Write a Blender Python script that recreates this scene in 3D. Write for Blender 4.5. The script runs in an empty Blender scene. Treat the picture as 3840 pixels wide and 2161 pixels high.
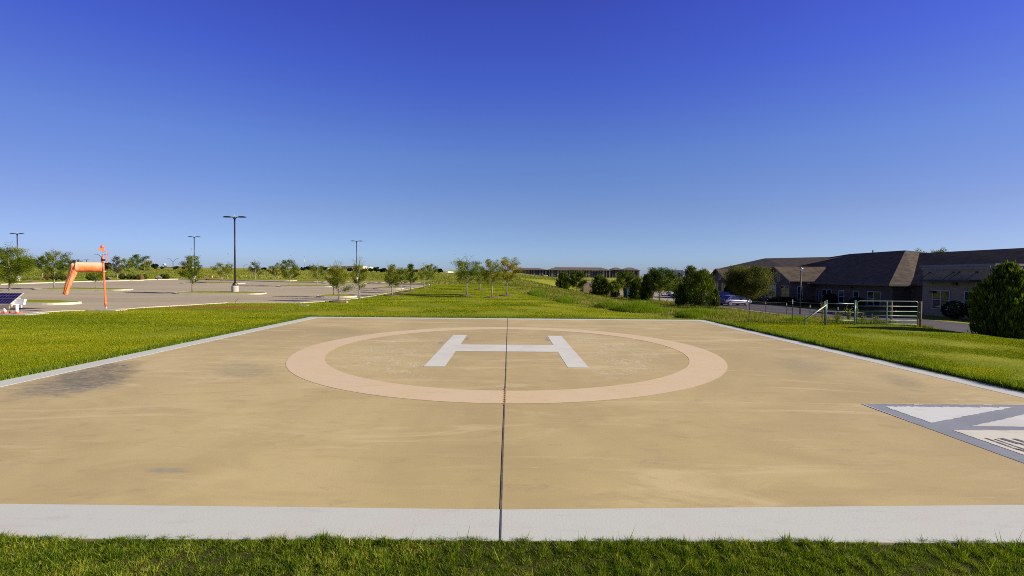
import bpy, math, random
import numpy as np
from mathutils import Matrix, Vector
R = math.radians
rng = np.random.default_rng(7)
random.seed(7)
scene = bpy.context.scene
col = scene.collection

# ------------------------------------------------------------------ camera
F = 1750.0                      # focal length in pixels of the 3840 px wide photograph
CAMZ = 2.3
PITCH, ROLL, YAW = 1.49, 0.50, -0.39
cam_d = bpy.data.cameras.new('camera')
cam_d.sensor_width = 36.0
cam_d.lens = 36.0 * F / 3840.0
cam_d.clip_start = 0.05
cam_d.clip_end = 6000
cam = bpy.data.objects.new('camera', cam_d)
col.objects.link(cam)
CM = Matrix.Translation((0, 0, CAMZ)) @ Matrix.Rotation(R(YAW), 4, 'Z') @ Matrix.Rotation(R(90 - PITCH), 4, 'X') @ Matrix.Rotation(R(ROLL), 4, 'Z')
cam.matrix_world = CM
scene.camera = cam
C3 = CM.to_3x3()


def ray(px, py):
    return C3 @ Vector(((px - 1920) / F, -(py - 1080.5) / F, -1.0))


# ------------------------------------------------------------------ terrain
def sstep(v, a, b):
    t = min(1.0, max(0.0, (v - a) / (b - a)))
    return t * t * (3 - 2 * t)


PAD = (-10.65, 10.62, 3.99, 25.22)


def T(x, y):
    left = 0.0165 * max(0.0, y - 50)
    if y > 130:
        left = 0.0165 * 80 + (y - 130) * 0.0165 * (1 - 0.32 * sstep(x, -200, -20))
    if y > 700:
        left = min(left, 12.0)
    if x <= 0:
        z = left
    else:
        rn = np.interp(y, [0, 22, 24, 32, 42, 62, 85, 120, 200, 600, 3000], [0, 0, -.05, -.45, -.95, -1.5, -1.75, -1.8, -1.1, 1.3, 6])
        rf = np.interp(y, [0, 20, 60, 85, 120, 200, 600, 3000], [-.6, -1.15, -1.45, -1.75, -1.8, -1.1, 1.3, 6])
        right = rn + (rf - rn) * sstep(x, 19, 27)
        z = left + (right - left) * sstep(x, 1, 21 if y < 140 else 60)
    if PAD[0] - .01 < x < PAD[1] + .01 and PAD[2] - .01 < y < PAD[3] + .01:
        return z - 0.12
    return float(z)


def gp(px, py, dz=0.0):
    """point where the ray through a pixel of the photograph meets the ground"""
    d = ray(px, py)
    t, prev = 1.0, 1.0
    while t < 3000:
        p = Vector((0, 0, CAMZ)) + d * t
        if p.z < T(p.x, p.y) + dz + 1e-6:
            lo, hi = prev, t
            for _ in range(30):
                m = (lo + hi) / 2
                p = Vector((0, 0, CAMZ)) + d * m
                if p.z < T(p.x, p.y) + dz:
                    hi = m
                else:
                    lo = m
            return p
        prev = t
        t *= 1.01
    return p


def flat(px, py, z=0.0):
    d = ray(px, py)
    t = (z - CAMZ) / d.z
    return Vector((0, 0, CAMZ)) + d * t


def atx(px, D, py=1080):
    d = ray(px, py)
    return d.x * D / d.y


def atz(px, py, D):
    d = ray(px, py)
    return CAMZ + d.z * D / d.y


# ------------------------------------------------------------------ mesh helpers
class MB:
    def __init__(self):
        self.v = []
        self.f = []

    def add(self, vs, fs):
        o = len(self.v)
        self.v += [tuple(p) for p in vs]
        self.f += [tuple(i + o for i in f) for f in fs]
        return self

    def box(self, c, s, rz=0.0, rx=0.0, ry=0.0):
        m = Matrix.Translation(c) @ Matrix.Rotation(rz, 4, 'Z') @ Matrix.Rotation(ry, 4, 'Y') @ Matrix.Rotation(rx, 4, 'X')
        vs = [m @ Vector((sx * s[0] / 2, sy * s[1] / 2, sz * s[2] / 2)) for sx in (-1, 1) for sy in (-1, 1) for sz in (-1, 1)]
        return self.add(vs, [(0, 1, 3, 2), (4, 6, 7, 5), (0, 4, 5, 1), (2, 3, 7, 6), (0, 2, 6, 4), (1, 5, 7, 3)])

    def b2(self, x0, x1, y0, y1, z0, z1):
        return self.box(((x0 + x1) / 2, (y0 + y1) / 2, (z0 + z1) / 2), (abs(x1 - x0), abs(y1 - y0), abs(z1 - z0)))

    def tube(self, pts, rad, n=8, caps=True):
        pts = [Vector(p) for p in pts]
        if not isinstance(rad, (list, tuple)):
            rad = [rad] * len(pts)
        rings = []
        for i, p in enumerate(pts):
            a = pts[max(0, i - 1)]
            b = pts[min(len(pts) - 1, i + 1)]
            t = (b - a)
            t = t.normalized() if t.length > 1e-9 else Vector((0, 0, 1))
            u = t.cross(Vector((0, 1, 0)) if abs(t.y) < .9 else Vector((1, 0, 0))).normalized()
            w = t.cross(u)
            rings.append([p + (u * math.cos(2 * math.pi * k / n) + w * math.sin(2 * math.pi * k / n)) * rad[i] for k in range(n)])
        vs = [q for r in rings for q in r]
        fs = []
        for i in range(len(pts) - 1):
            for k in range(n):
                fs.append((i * n + k, i * n + (k + 1) % n, (i + 1) * n + (k + 1) % n, (i + 1) * n + k))
        if caps:
            fs.append(tuple(range(n - 1, -1, -1)))
            fs.append(tuple((len(pts) - 1) * n + k for k in range(n)))
        return self.add(vs, fs)

    def prism(self, poly, z0, z1):
        n = len(poly)
        vs = [(p[0], p[1], z0) for p in poly] + [(p[0], p[1], z1) for p in poly]
        fs = [tuple(range(n - 1, -1, -1)), tuple(range(n, 2 * n))]
        fs += [(k, (k + 1) % n, n + (k + 1) % n, n + k) for k in range(n)]
        return self.add(vs, fs)

    def slabpoly(self, pts, thick):
        """closed slab below a 3D polygon"""
        n = len(pts)
        pts = [Vector(p) for p in pts]
        vs = pts + [p - Vector((0, 0, thick)) for p in pts]
        fs = [tuple(range(n)), tuple(range(2 * n - 1, n - 1, -1))]
        fs += [(k, n + k, n + (k + 1) % n, (k + 1) % n) for k in range(n)]
        return self.add(vs, fs)

    def lathe(self, prof, n=16, c=(0, 0, 0)):
        vs = []
        for r, z in prof:
            for k in range(n):
                a = 2 * math.pi * k / n
                vs.append((c[0] + r * math.cos(a), c[1] + r * math.sin(a), c[2] + z))
        fs = []
        for i in range(len(prof) - 1):
            for k in range(n):
                fs.append((i * n + k, i * n + (k + 1) % n, (i + 1) * n + (k + 1) % n, (i + 1) * n + k))
        fs.append(tuple(range(n - 1, -1, -1)))
        fs.append(tuple((len(prof) - 1) * n + k for k in range(n)))
        return self.add(vs, fs)

    def build(self, name, mat, parent=None, smooth=False, loc=None):
        me = bpy.data.meshes.new(name)
        me.from_pydata(self.v, [], self.f)
        me.update()
        if smooth:
            for p in me.polygons:
                p.use_smooth = True
        return link(name, me, mat, parent, loc)


def link(name, me, mat, parent=None, loc=None):
    o = bpy.data.objects.new(name, me)
    if mat is not None:
        for m in (mat if isinstance(mat, (list, tuple)) else [mat]):
            me.materials.append(m)
    col.objects.link(o)
    if parent is not None:
        o.parent = parent
    if loc is not None:
        o.location = loc
    return o


def np_mesh(name, V, nper, tint, mat, parent=None):
    """many separate small faces, nper corners each, one tint per face"""
    V = np.asarray(V, dtype=np.float32).reshape(-1, 3)
    nf = len(V) // nper
    me = bpy.data.meshes.new(name)
    me.vertices.add(len(V))
    me.vertices.foreach_set('co', V.ravel())
    me.loops.add(len(V))
    me.loops.foreach_set('vertex_index', np.arange(len(V), dtype=np.int32))
    me.polygons.add(nf)
    me.polygons.foreach_set('loop_start', np.arange(nf, dtype=np.int32) * nper)
    at = me.attributes.new('tint', 'FLOAT', 'FACE')
    at.data.foreach_set('value', np.asarray(tint, dtype=np.float32))
    me.update()
    me.validate()
    return link(name, me, mat, parent)


def tag(o, label=None, cat=None, group=None, kind=None):
    if label:
        o['label'] = label
    if cat:
        o['category'] = cat
    if group:
        o['group'] = group
    if kind:
        o['kind'] = kind
    return o


def thing(name, label, cat, loc=(0, 0, 0), rz=0.0, group=None):
    o = bpy.data.objects.new(name, None)
    o.empty_display_size = .2
    col.objects.link(o)
    o.location = loc
    o.rotation_euler = (0, 0, rz)
    return tag(o, label, cat, group)


# ------------------------------------------------------------------ materials
class NT:
    def __init__(self, name):
        self.m = bpy.data.materials.new(name)
        self.m.use_nodes = True
        self.n = self.m.node_tree.nodes
        self.l = self.m.node_tree.links
        self.n.clear()
        self.out = self.n.new('ShaderNodeOutputMaterial')

    def node(self, typ, ins=None, **kw):
        nd = self.n.new('ShaderNode' + typ)
        for k, v in kw.items():
            setattr(nd, k, v)
        for k, v in (ins or {}).items():
            self.set(nd.inputs[k], v)
        return nd

    def set(self, sock, v):
        if isinstance(v, bpy.types.NodeSocket):
            self.l.new(v, sock)
        elif isinstance(v, (tuple, list)) and len(v) == 3 and sock.type == 'RGBA':
            sock.default_value = (*v, 1)
        else:
            sock.default_value = v

    def math(self, op, a, b=None, c=None, clamp=False):
        nd = self.node('Math', operation=op, use_clamp=clamp)
        for i, v in enumerate((a, b, c)):
            if v is not None:
                self.set(nd.inputs[i], v)
        return nd.outputs[0]

    def mix(self, fac, a, b, mode='MIX'):
        nd = self.node('Mix', data_type='RGBA', blend_type=mode)
        self.set(nd.inputs[0], fac)
        self.set(nd.inputs[6], a)
        self.set(nd.inputs[7], b)
        return nd.outputs[2]

    def noise(self, scale, detail=4, rough=.55, vec=None, dist=0.0):
        nd = self.node('TexNoise', {'Scale': scale, 'Detail': detail, 'Roughness': rough, 'Distortion': dist})
        if vec is not None:
            self.l.new(vec, nd.inputs['Vector'])
        return nd.outputs['Fac']

    def ramp(self, fac, stops):
        nd = self.node('ValToRGB')
        e = nd.color_ramp.elements
        while len(e) > 1:
            e.remove(e[-1])
        e[0].position = stops[0][0]
        e[0].color = (*stops[0][1], 1)
        for p, c in stops[1:]:
            k = e.new(p)
            k.color = (*c, 1)
        self.l.new(fac, nd.inputs[0])
        return nd.outputs[0]

    def mrange(self, v, a, b, c=0.0, d=1.0, smooth=True):
        nd = self.node('MapRange', interpolation_type='SMOOTHSTEP' if smooth else 'LINEAR')
        self.set(nd.inputs[0], v)
        for i, q in zip((1, 2, 3, 4), (a, b, c, d)):
            self.set(nd.inputs[i], q)
        return nd.outputs[0]

    def pos(self, obj=True):
        return self.node('TexCoord').outputs['Object']

    def scaled(self, vec, s, loc=(0, 0, 0), rot=(0, 0, 0)):
        nd = self.node('Mapping', {'Vector': vec, 'Scale': s, 'Location': loc, 'Rotation': rot})
        return nd.outputs[0]

    def principled(self, base, rough=.7, spec=.3, metal=0.0, normal=None, **kw):
        p = self.node('BsdfPrincipled')
        self.set(p.inputs['Base Color'], base)
        self.set(p.inputs['Roughness'], rough)
        self.set(p.inputs['Specular IOR Level'], spec)
        self.set(p.inputs['Metallic'], metal)
        if normal is not None:
            self.l.new(normal, p.inputs['Normal'])
        for k, v in kw.items():
            self.set(p.inputs[k], v)
        self.l.new(p.outputs[0], self.out.inputs[0])
        return p

    def bump(self, h, strength=.3, dist=.02):
        return self.node('Bump', {'Height': h, 'Strength': strength, 'Distance': dist}).outputs[0]


def simple(name, c, rough=.6, var=.15, scale=3.0, metal=0.0, spec=.4, bump=0.0):
    t = NT(name)
    n = t.noise(scale, 5, .6, t.pos())
    f = t.mrange(n, .3, .7, 1 - var, 1 + var, False)
    base = t.node('VectorMath', {0: tuple(c)}, operation='SCALE')
    t.l.new(f, base.inputs['Scale'])
    nm = t.bump(n, bump, .01) if bump else None
    t.principled(base.outputs[0], rough, spec, metal, nm)
    return t.m


def leafmat(name, dark, mid, light, trans=.35):
    t = NT(name)
    a = t.node('Attribute', attribute_name='tint').outputs['Fac']
    c = t.ramp(a, [(0, dark), (.5, mid), (1, light)])
    d = t.node('BsdfDiffuse', {'Color': c})
    tc = t.mix(.6, c, (1.0, 1.0, .15), 'MULTIPLY')
    tr = t.node('BsdfTranslucent', {'Color': tc})
    g = t.node('BsdfGlossy', {'Color': (1, 1, 1), 'Roughness': .45})
    m1 = t.node('MixShader', {0: trans})
    t.l.new(d.outputs[0], m1.inputs[1])
    t.l.new(tr.outputs[0], m1.inputs[2])
    m2 = t.node('MixShader', {0: .008})
    t.l.new(m1.outputs[0], m2.inputs[1])
    t.l.new(g.outputs[0], m2.inputs[2])
    t.l.new(m2.outputs[0], t.out.inputs[0])
    return t.m


def brickmat(name, c1, c2, mortar, bw=.24, bh=.075, rough=.85, msize=.012):
    t = NT(name)
    s = t.node('SeparateXYZ', {0: t.pos()})
    u = t.math('ADD', s.outputs[0], s.outputs[1])
    v = t.node('CombineXYZ', {0: u, 1: s.outputs[2]}).outputs[0]
    b = t.node('TexBrick', {'Vector': v, 'Color1': c1, 'Color2': c2, 'Mortar': mortar, 'Scale': 1.0, 'Mortar Size': msize,
                            'Brick Width': bw, 'Row Height': bh, 'Bias': 0.0})
    n = t.noise(.7, 4, .6, t.pos())
    c = t.mix(t.mrange(n, .35, .7, 0, .35), b.outputs[0], tuple(q * .6 for q in c1))
    t.principled(c, rough, .2)
    return t.m


def shinglemat(name, c1, c2):
    t = NT(name)
    s = t.node('SeparateXYZ', {0: t.pos()})
    u = t.math('ADD', s.outputs[0], s.outputs[1])
    v = t.node('CombineXYZ', {0: u, 1: s.outputs[2]}).outputs[0]
    b = t.node('TexBrick', {'Vector': v, 'Color1': c1, 'Color2': c2, 'Mortar': tuple(q * .45 for q in c1), 'Scale': 1.0, 'Mortar Size': .014,
                            'Brick Width': .55, 'Row Height': .11, 'Bias': -.1})
    n = t.noise(1.2, 5, .65, t.pos())
    c = t.mix(t.mrange(n, .35, .7, 0, .5), b.outputs[0], tuple(q * 1.35 for q in c2))
    t.principled(c, .92, .15)
    return t.m


M = {}


def mats():
    # helipad concrete: tan coating with stains, sanding swirls and scratches
    t = NT('pad_coating')
    p = t.pos()
    big = t.noise(.22, 5, .6, t.scaled(p, (1, .55, 1), rot=(0, 0, .5)), .6)
    mid = t.noise(1.1, 6, .62, t.scaled(p, (.6, 1.3, 1), rot=(0, 0, -.4)), .8)
    fine = t.noise(60, 3, .6, p)
    c = t.mix(t.mrange(big, .3, .72), (.42, .335, .15), (.565, .46, .215))
    c = t.mix(t.mrange(mid, .42, .68, 0, .6), c, (.40, .315, .16))
    c = t.mix(t.mrange(mid, .56, .36, 0, .0), c, (.6, .5, .33))
    lightn = t.noise(.55, 7, .7, t.scaled(p, (.35, 1.5, 1), rot=(0, 0, .55)), 1.2)
    c = t.mix(t.mrange(lightn, .50, .66, 0, .75), c, (.60, .495, .265))
    c = t.mix(t.mrange(fine, .62, .78, 0, .35), c, (.36, .29, .2))
    # grey weathering toward the left and the worn stains
    sp = t.node('SeparateXYZ', {0: p})

    def blob(cx, cy, rx, ry, rot, soft=.65, ns=1.5, amp=.75):
        v = t.node('VectorMath', {0: p, 1: (cx, cy, 0)}, operation='SUBTRACT').outputs[0]
        v = t.node('Mapping', {'Vector': v, 'Rotation': (0, 0, rot)}).outputs[0]
        v = t.node('VectorMath', {0: v, 1: (1 / rx, 1 / ry, 0)}, operation='MULTIPLY').outputs[0]
        ln = t.node('VectorMath', {0: v}, operation='LENGTH').outputs['Value']
        nn = t.noise(ns, 7, .7, t.scaled(p, (1, 2.2, 1), rot=(0, 0, rot)))
        ln = t.math('ADD', ln, t.math('MULTIPLY', t.math('SUBTRACT', nn, .5), amp * 2))
        return t.mrange(ln, 1.0, 1.0 - soft, 0, 1)
    fib = t.mrange(t.noise(7, 7, .8, t.scaled(p, (.6, 3.2, 1), rot=(0, 0, .35)), .6), .30, .66)
    for (cx, cy, rx, ry, rot, a, cc) in STAINS:
        b = blob(cx, cy, rx, ry, rot)
        c = t.mix(t.math('MULTIPLY', t.math('MULTIPLY', b, fib), a), c, cc)
    s1 = t.noise(5, 6, .75, t.scaled(p, (.25, 3.0, 1), rot=(0, 0, .5)), .8)
    s2 = t.noise(.35, 4, .6, p)
    c = t.mix(t.math('MULTIPLY', t.mrange(s1, .60, .70), t.mrange(s2, .45, .62)), c, (.62, .51, .30))
    s3 = t.noise(2.2, 8, .8, t.scaled(p, (.5, 1.4, 1), rot=(0, 0, -.3)), .5)
    c = t.mix(t.mrange(s3, .52, .72, 0, .6), c, (.33, .27, .15))
    sp1 = t.noise(26, 2, .5, p)
    c = t.mix(t.mrange(sp1, .74, .80, 0, .7), c, (.22, .18, .12))
    # white paint scratches around the letter
    ring = t.node('VectorMath', {0: p, 1: (0, 14.6, 0)}, operation='SUBTRACT').outputs[0]
    rl = t.node('VectorMath', {0: ring}, operation='LENGTH').outputs['Value']
    zone = t.math('MULTIPLY', t.mrange(rl, 2.0, 3.0), t.mrange(rl, 5.2, 4.2))
    ax = t.math('ABSOLUTE', sp.outputs[0])
    zone = t.math('MULTIPLY', zone, t.mrange(ax, 1.4, 2.6))
    sc = t.noise(7.5, 4, .7, t.scaled(p, (1.6, .7, 1), rot=(0, 0, .6)), 1.5)
    sc2 = t.noise(.8, 3, .5, p)
    sm = t.math('MULTIPLY', t.math('MULTIPLY', t.mrange(sc, .55, .61), t.mrange(sc2, .38, .56)), zone)
    c = t.mix(t.math('MULTIPLY', sm, .75), c, (.64, .62, .58))
    t.principled(c, t.mrange(mid, .3, .7, .55, .75), .35, 0, t.bump(t.noise(45, 4, .6, p), .12, .01))
    M['pad'] = t.m

    def paint(name, c, wear=(.47, .38, .24), amt=.5, dirt=(.55, .53, .48), th=(.66, .74)):
        t = NT(name)
        p = t.pos()
        n1 = t.noise(.9, 6, .62, p, .5)
        n2 = t.noise(4.5, 7, .72, t.scaled(p, (1, 1.5, 1)))
        n3 = t.noise(40, 4, .6, p)
        k = t.mix(t.mrange(n1, .4, .70, 0, .55), c, dirt)
        n4 = t.noise(3.0, 7, .75, t.scaled(p, (.5, 2.2, 1), rot=(0, 0, .4)), .6)
        k = t.mix(t.mrange(n4, .52, .68, 0, .35), k, tuple(q * .8 for q in dirt))
        k = t.mix(t.mrange(n3, .6, .8, 0, .18), k, wear)
        k = t.mix(t.mrange(n2, th[0], th[1], 0, amt), k, wear)
        t.principled(k, .6, .35, 0, t.bump(n3, .13, .01))
        return t.m
    M['white'] = paint('white_border_paint', (.54, .575, .52), amt=.35, th=(.70, .76))
    M['whiteH'] = paint('white_letter_paint', (.66, .665, .585), amt=.35, th=(.72, .78))
    M['pink'] = paint('faded_pink_ring_paint', (.66, .525, .335), (.5, .40, .20), .3, (.62, .49, .25))
    M['boxgrey'] = paint('blue_grey_paint', (.26, .285, .315), (.62, .62, .6), .5, (.2, .215, .25), (.68, .72))
    M['boxwhite'] = paint('box_white_paint', (.64, .68, .65), (.5, .5, .5), .1)
    M['boxcream'] = paint('box_cream_paint', (.66, .64, .53), (.5, .5, .5), .1)
    M['ink'] = paint('worn_black_paint', (.13, .125, .12), (.5, .48, .42), .85, (.12, .12, .12), (.52, .6))

    # ground: mown lawn, rough field, dry patches
    t = NT('turf_ground')
    p = t.pos()
    mow = t.node('Attribute', attribute_name='mow').outputs['Fac']
    a = t.noise(.16, 5, .6, t.scaled(p, (.5, 1.4, 1)), .5)
    b = t.noise(1.3, 6, .65, t.scaled(p, (.6, 1.3, 1)))
    d = t.noise(14, 5, .7, p)
    lawn = t.mix(t.mrange(a, .32, .68), (.16, .22, .006), (.31, .315, .012))
    lawn = t.mix(t.mrange(b, .45, .75, 0, .55), lawn, (.12, .15, .005))
    lawn = t.mix(t.mrange(d, .5, .75, 0, .55), lawn, (.07, .09, .007))
    a2 = t.noise(.09, 6, .65, t.scaled(p, (.25, 1.2, 1)), .4)
    fld = t.mix(t.mrange(a2, .3, .7), (.18, .23, .012), (.33, .31, .05))
    fld = t.mix(t.mrange(b, .5, .8, 0, .6), fld, (.06, .10, .015))
    big = t.noise(.02, 5, .6, t.scaled(p, (.4, 1, 1)))
    fld = t.mix(t.mrange(big, .5, .7, 0, .5), fld, (.25, .22, .09))
    c = t.mix(mow, fld, lawn)
    red = t.node('Attribute', attribute_name='dry').outputs['Fac']
    rn = t.math('MULTIPLY', red, t.mrange(t.noise(1.0, 6, .7, t.scaled(p, (.5, 2, 1))), .36, .56))
    c = t.mix(rn, c, (.27, .10, .018))
    soil = t.node('Attribute', attribute_name='soil').outputs['Fac']
    sn = t.math('MULTIPLY', soil, t.mrange(t.noise(.8, 6, .7, t.scaled(p, (.4, 2, 1))), .3, .5))
    c = t.mix(sn, c, (.30, .22, .14))
    c = t.mix(t.node('Attribute', attribute_name='thatch').outputs['Fac'], c, (.06, .062, .016))
    t.principled(c, .95, .1, 0, t.bump(d, .7, .05))
    M['turf'] = t.m

    # car park concrete
    t = NT('car_park_concrete')
    p = t.pos()
    a = t.noise(.12, 5, .6, t.scaled(p, (.3, 1.5, 1)), .4)
    b = t.noise(2.0, 6, .65, t.scaled(p, (.4, 1.6, 1)))
    c = t.mix(t.mrange(a, .3, .7), (.355, .305, .20), (.445, .385, .26))
    c = t.mix(t.mrange(b, .5, .8, 0, .4), c, (.23, .195, .145))
    s = t.node('SeparateXYZ', {0: p})
    jy = t.math('ABSOLUTE', t.math('SUBTRACT', t.math('FRACT', t.math('DIVIDE', s.outputs[1], 4.6)), .5))
    jx = t.math('ABSOLUTE', t.math('SUBTRACT', t.math('FRACT', t.math('DIVIDE', s.outputs[0], 4.6)), .5))
    j = t.math('MAXIMUM', t.mrange(jy, .489, .492, smooth=False), t.mrange(jx, .489, .492, smooth=False))
    c = t.mix(t.math('MULTIPLY', j, .35), c, (.15, .13, .11))
    t.principled(c, .85, .2)
    M['lot'] = t.m
    M['kerb'] = simple('kerb_concrete', (.52, .48, .38), .85, .15, 1.2)
    M['slab'] = simple('pale_slab_concrete', (.42, .40, .36), .85, .15, 2)
    M['line'] = simple('worn_line_paint', (.72, .70, .64), .8, .25, 1.5)
    M['drive'] = simple('shade_tinted_asphalt', (.062, .056, .066), .85, .25, .7)  # dark bluish tone paints in the building's shade on the drive
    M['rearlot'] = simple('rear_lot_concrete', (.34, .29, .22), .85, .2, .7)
    M['soil'] = simple('bare_soil', (.34, .26, .18), .95, .3, .6)
    M['brickpath'] = simple('brick_path', (.36, .2, .12), .9, .2, 1.5)
    M['mulch'] = simple('bark_mulch', (.13, .09, .06), .95, .4, 6)
    M['joint'] = simple('joint_sealant', (.10, .09, .095), .6, .6, 9)
    M['rust'] = simple('rust_stain', (.45, .25, .05), .8, .4, 8)

    M['black'] = simple('black_powder_coat', (.018, .018, .02), .45, .1, 2, 0, .5)
    M['bulb'] = simple('grey_sensor_plastic', (.5, .42, .4), .4, .1, 2)
    M['orange'] = simple('fluorescent_orange_paint', (.80, .17, .045), .5, .12, 5)
    M['redorange'] = simple('safety_red_paint', (.72, .15, .09), .5, .1, 6)
    t = NT('bleached_toplit_fabric')
    p = t.pos()
    s = t.node('SeparateXYZ', {0: p})
    fade_and_light = t.mrange(s.outputs[2], 2.48, 2.86)  # paler upper side: sun bleaching plus light from above put into the colour
    w = t.noise(3.5, 5, .65, t.scaled(p, (1.5, 1, .6)), .8)
    c = t.mix(fade_and_light, (.74, .20, .055), (.80, .50, .36))
    c = t.mix(t.mrange(w, .42, .7, 0, .6), c, (.78, .42, .28))
    pr = t.principled(c, .85, .15, 0, t.bump(t.noise(5, 5, .6, t.scaled(p, (2.2, 1, .8), rot=(0, .5, 0)), 1.5), .25, .05))
    M['sock'] = t.m
    M['seam'] = simple('dark_red_seam', (.22, .04, .03), .8, .1, 5)
    M['galv'] = simple('galvanised_steel', (.45, .47, .5), .45, .15, 6, .7)
    M['whitepaint'] = simple('white_enamel', (.8, .78, .75), .4, .05, 3)
    M['cream'] = simple('cream_sheet_metal', (.62, .55, .37), .55, .1, 3)
    M['alu'] = simple('aluminium_frame', (.62, .66, .72), .35, .08, 3, .5)
    t = NT('solar_cells')
    s = t.node('SeparateXYZ', {0: t.pos()})
    gx = t.math('ABSOLUTE', t.math('SUBTRACT', t.math('FRACT', t.math('DIVIDE', s.outputs[0], .165)), .5))
    gy = t.math('ABSOLUTE', t.math('SUBTRACT', t.math('FRACT', t.math('DIVIDE', s.outputs[1], .215)), .5))
    g = t.math('MAXIMUM', t.mrange(gx, .475, .482, smooth=False), t.mrange(gy, .48, .486, smooth=False))
    t.principled(t.mix(g, (.012, .010, .055), (.38, .32, .55)), .15, .5)
    M['cells'] = t.m

    M['bark'] = simple('young_tree_bark', (.20, .165, .12), .9, .3, 5, bump=.3)
    M['greybark'] = simple('pale_grey_bark', (.27, .24, .19), .9, .3, 5, bump=.3)
    M['darkbark'] = simple('dark_bark', (.09, .07, .05), .95, .3, 5)
    M['mid'] = leafmat('mid_green_leaves', (.05, .085, .004), (.15, .21, .010), (.31, .34, .025), .45)
    M['dark'] = leafmat('dark_green_leaves', (.024, .05, .005), (.08, .13, .010), (.21, .25, .022), .38)
    M['olive'] = leafmat('olive_leaves', (.06, .08, .005), (.175, .21, .010), (.36, .33, .022), .45)
    M['yellow'] = leafmat('yellowing_leaves', (.10, .10, .004), (.28, .26, .008), (.50, .40, .015), .42)
    M['light'] = leafmat('light_green_leaves', (.07, .10, .008), (.17, .215, .018), (.32, .33, .05), .42)
    M['grey'] = leafmat('dusty_grey_leaves', (.05, .06, .025), (.11, .12, .05), (.2, .2, .09))
    M['cedar'] = leafmat('cedar_sprays', (.012, .030, .002), (.085, .135, .006), (.27, .33, .02), .36)
    M['grove'] = leafmat('olive_grey_leaves', (.022, .032, .004), (.085, .10, .014), (.26, .27, .06), .35)
    M['far'] = leafmat('far_tree_leaves', (.008, .020, .007), (.020, .040, .012), (.045, .07, .02), .1)
    M['hedge'] = leafmat('clipped_hedge_leaves', (.005, .011, .004), (.010, .022, .007), (.022, .04, .012), .1)
    M['fount'] = leafmat('ornamental_grass_blades', (.03, .05, .01), (.08, .11, .02), (.2, .19, .05))
    M['tan'] = leafmat('tan_plume_blades', (.2, .12, .04), (.36, .24, .09), (.5, .38, .16))
    M['flower'] = leafmat('pale_flower_heads', (.2, .2, .15), (.5, .42, .4), (.7, .6, .6))
    M['pinkflower'] = leafmat('pink_flower_stalks', (.25, .05, .08), (.42, .13, .18), (.5, .3, .3))
    M['blade'] = leafmat('lawn_blades', (.03, .08, .002), (.165, .26, .006), (.52, .50, .08), .45)
    M['bladefar'] = leafmat('far_lawn_blades', (.085, .15, .002), (.27, .315, .005), (.44, .42, .02), .45)
    M['weed'] = leafmat('tall_weed_blades', (.055, .10, .004), (.19, .23, .015), (.48, .39, .14), .4)
    M['lush'] = leafmat('lush_clump_blades', (.06, .12, .003), (.17, .27, .005), (.28, .36, .015), .45)

    M['brick'] = brickmat('red_brown_brick', (.13, .062, .045), (.20, .115, .08), (.15, .12, .10), .5, .13, msize=.02)
    M['stucco'] = simple('brown_stucco', (.125, .086, .060), .9, .12, 1.0)
    M['tanbrick'] = brickmat('tan_brick', (.30, .225, .14), (.36, .28, .175), (.22, .18, .13), .42, .12, msize=.014)
    M['trim'] = simple('grey_brown_trim', (.10, .088, .082), .8, .1, 2)
    M['lightTrim'] = simple('pale_cornice', (.24, .225, .21), .8, .1, 2)
    M['shingle'] = shinglemat('dark_shingles', (.056, .046, .037), (.105, .085, .065))
    M['frame'] = simple('pale_window_frame', (.42, .46, .48), .5, .06, 2)
    t = NT('window_glass')
    t.principled((.012, .018, .02), .04, .9)
    M['glass'] = t.m
    M['blind'] = simple('window_blind', (.45, .5, .52), .6, .1, 1)
    M['lampglass'] = simple('lantern_glass', (.6, .62, .65), .2, .05, 2)
    M['steelpost'] = simple('dark_steel_post', (.035, .035, .035), .6, .3, 3)
    M['postcap'] = simple('white_post_tip', (.72, .72, .7), .6, .1, 3)
    M['wood'] = simple('weathered_wood_post', (.25, .17, .085), .9, .3, 5, bump=.3)
    M['gategreen'] = simple('green_gate_paint', (.17, .25, .19), .38, .2, 4, .2, .5)
    M['wire'] = simple('grey_fence_wire', (.3, .28, .25), .5, .15, 4, .6)
    M['carsilver'] = simple('silver_blue_car_paint', (.12, .13, .31), .28, .04, 1, .25, .5)
    M['cardark'] = simple('dark_blue_car_paint', (.03, .03, .13), .25, .04, 1, .2, .6)
    M['carwhite'] = simple('white_car_paint', (.62, .64, .66), .3, .04, 1, 0, .6)
    M['tyre'] = simple('tyre_rubber', (.015, .015, .015), .85, .1, 3)
    M['rim'] = simple('alloy_rim', (.3, .3, .33), .35, .1, 3, .7)
    M['redlens'] = simple('red_lamp_lens', (.30, .012, .015), .2, .1, 3)
    M['clearlens'] = simple('clear_lamp_lens', (.6, .6, .6), .15, .05, 3)
    M['plate'] = simple('number_plate', (.12, .16, .17), .5, .1, 3)
    M['bin'] = simple('teal_bin_paint', (.015, .06, .075), .5, .15, 2)

    M['aptroof'] = simple('brown_shingle_roof', (.12, .095, .08), .95, .12, .2)
    M['aptwall'] = simple('dark_blue_grey_siding', (.030, .038, .050), .85, .2, .1)
    M['aptgrey'] = simple('taupe_siding', (.15, .135, .12), .85, .15, .1)
    M['aptpier'] = simple('tan_stone_pier', (.25, .175, .105), .9, .25, .3)
    M['aptwin'] = simple('pale_far_window', (.14, .2, .22), .3, .2, .3)
    M['storewall'] = simple('beige_store_wall', (.52, .47, .40), .85, .08, .05)
    M['redband'] = simple('red_fascia', (.42, .075, .04), .7, .08, .1)
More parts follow.
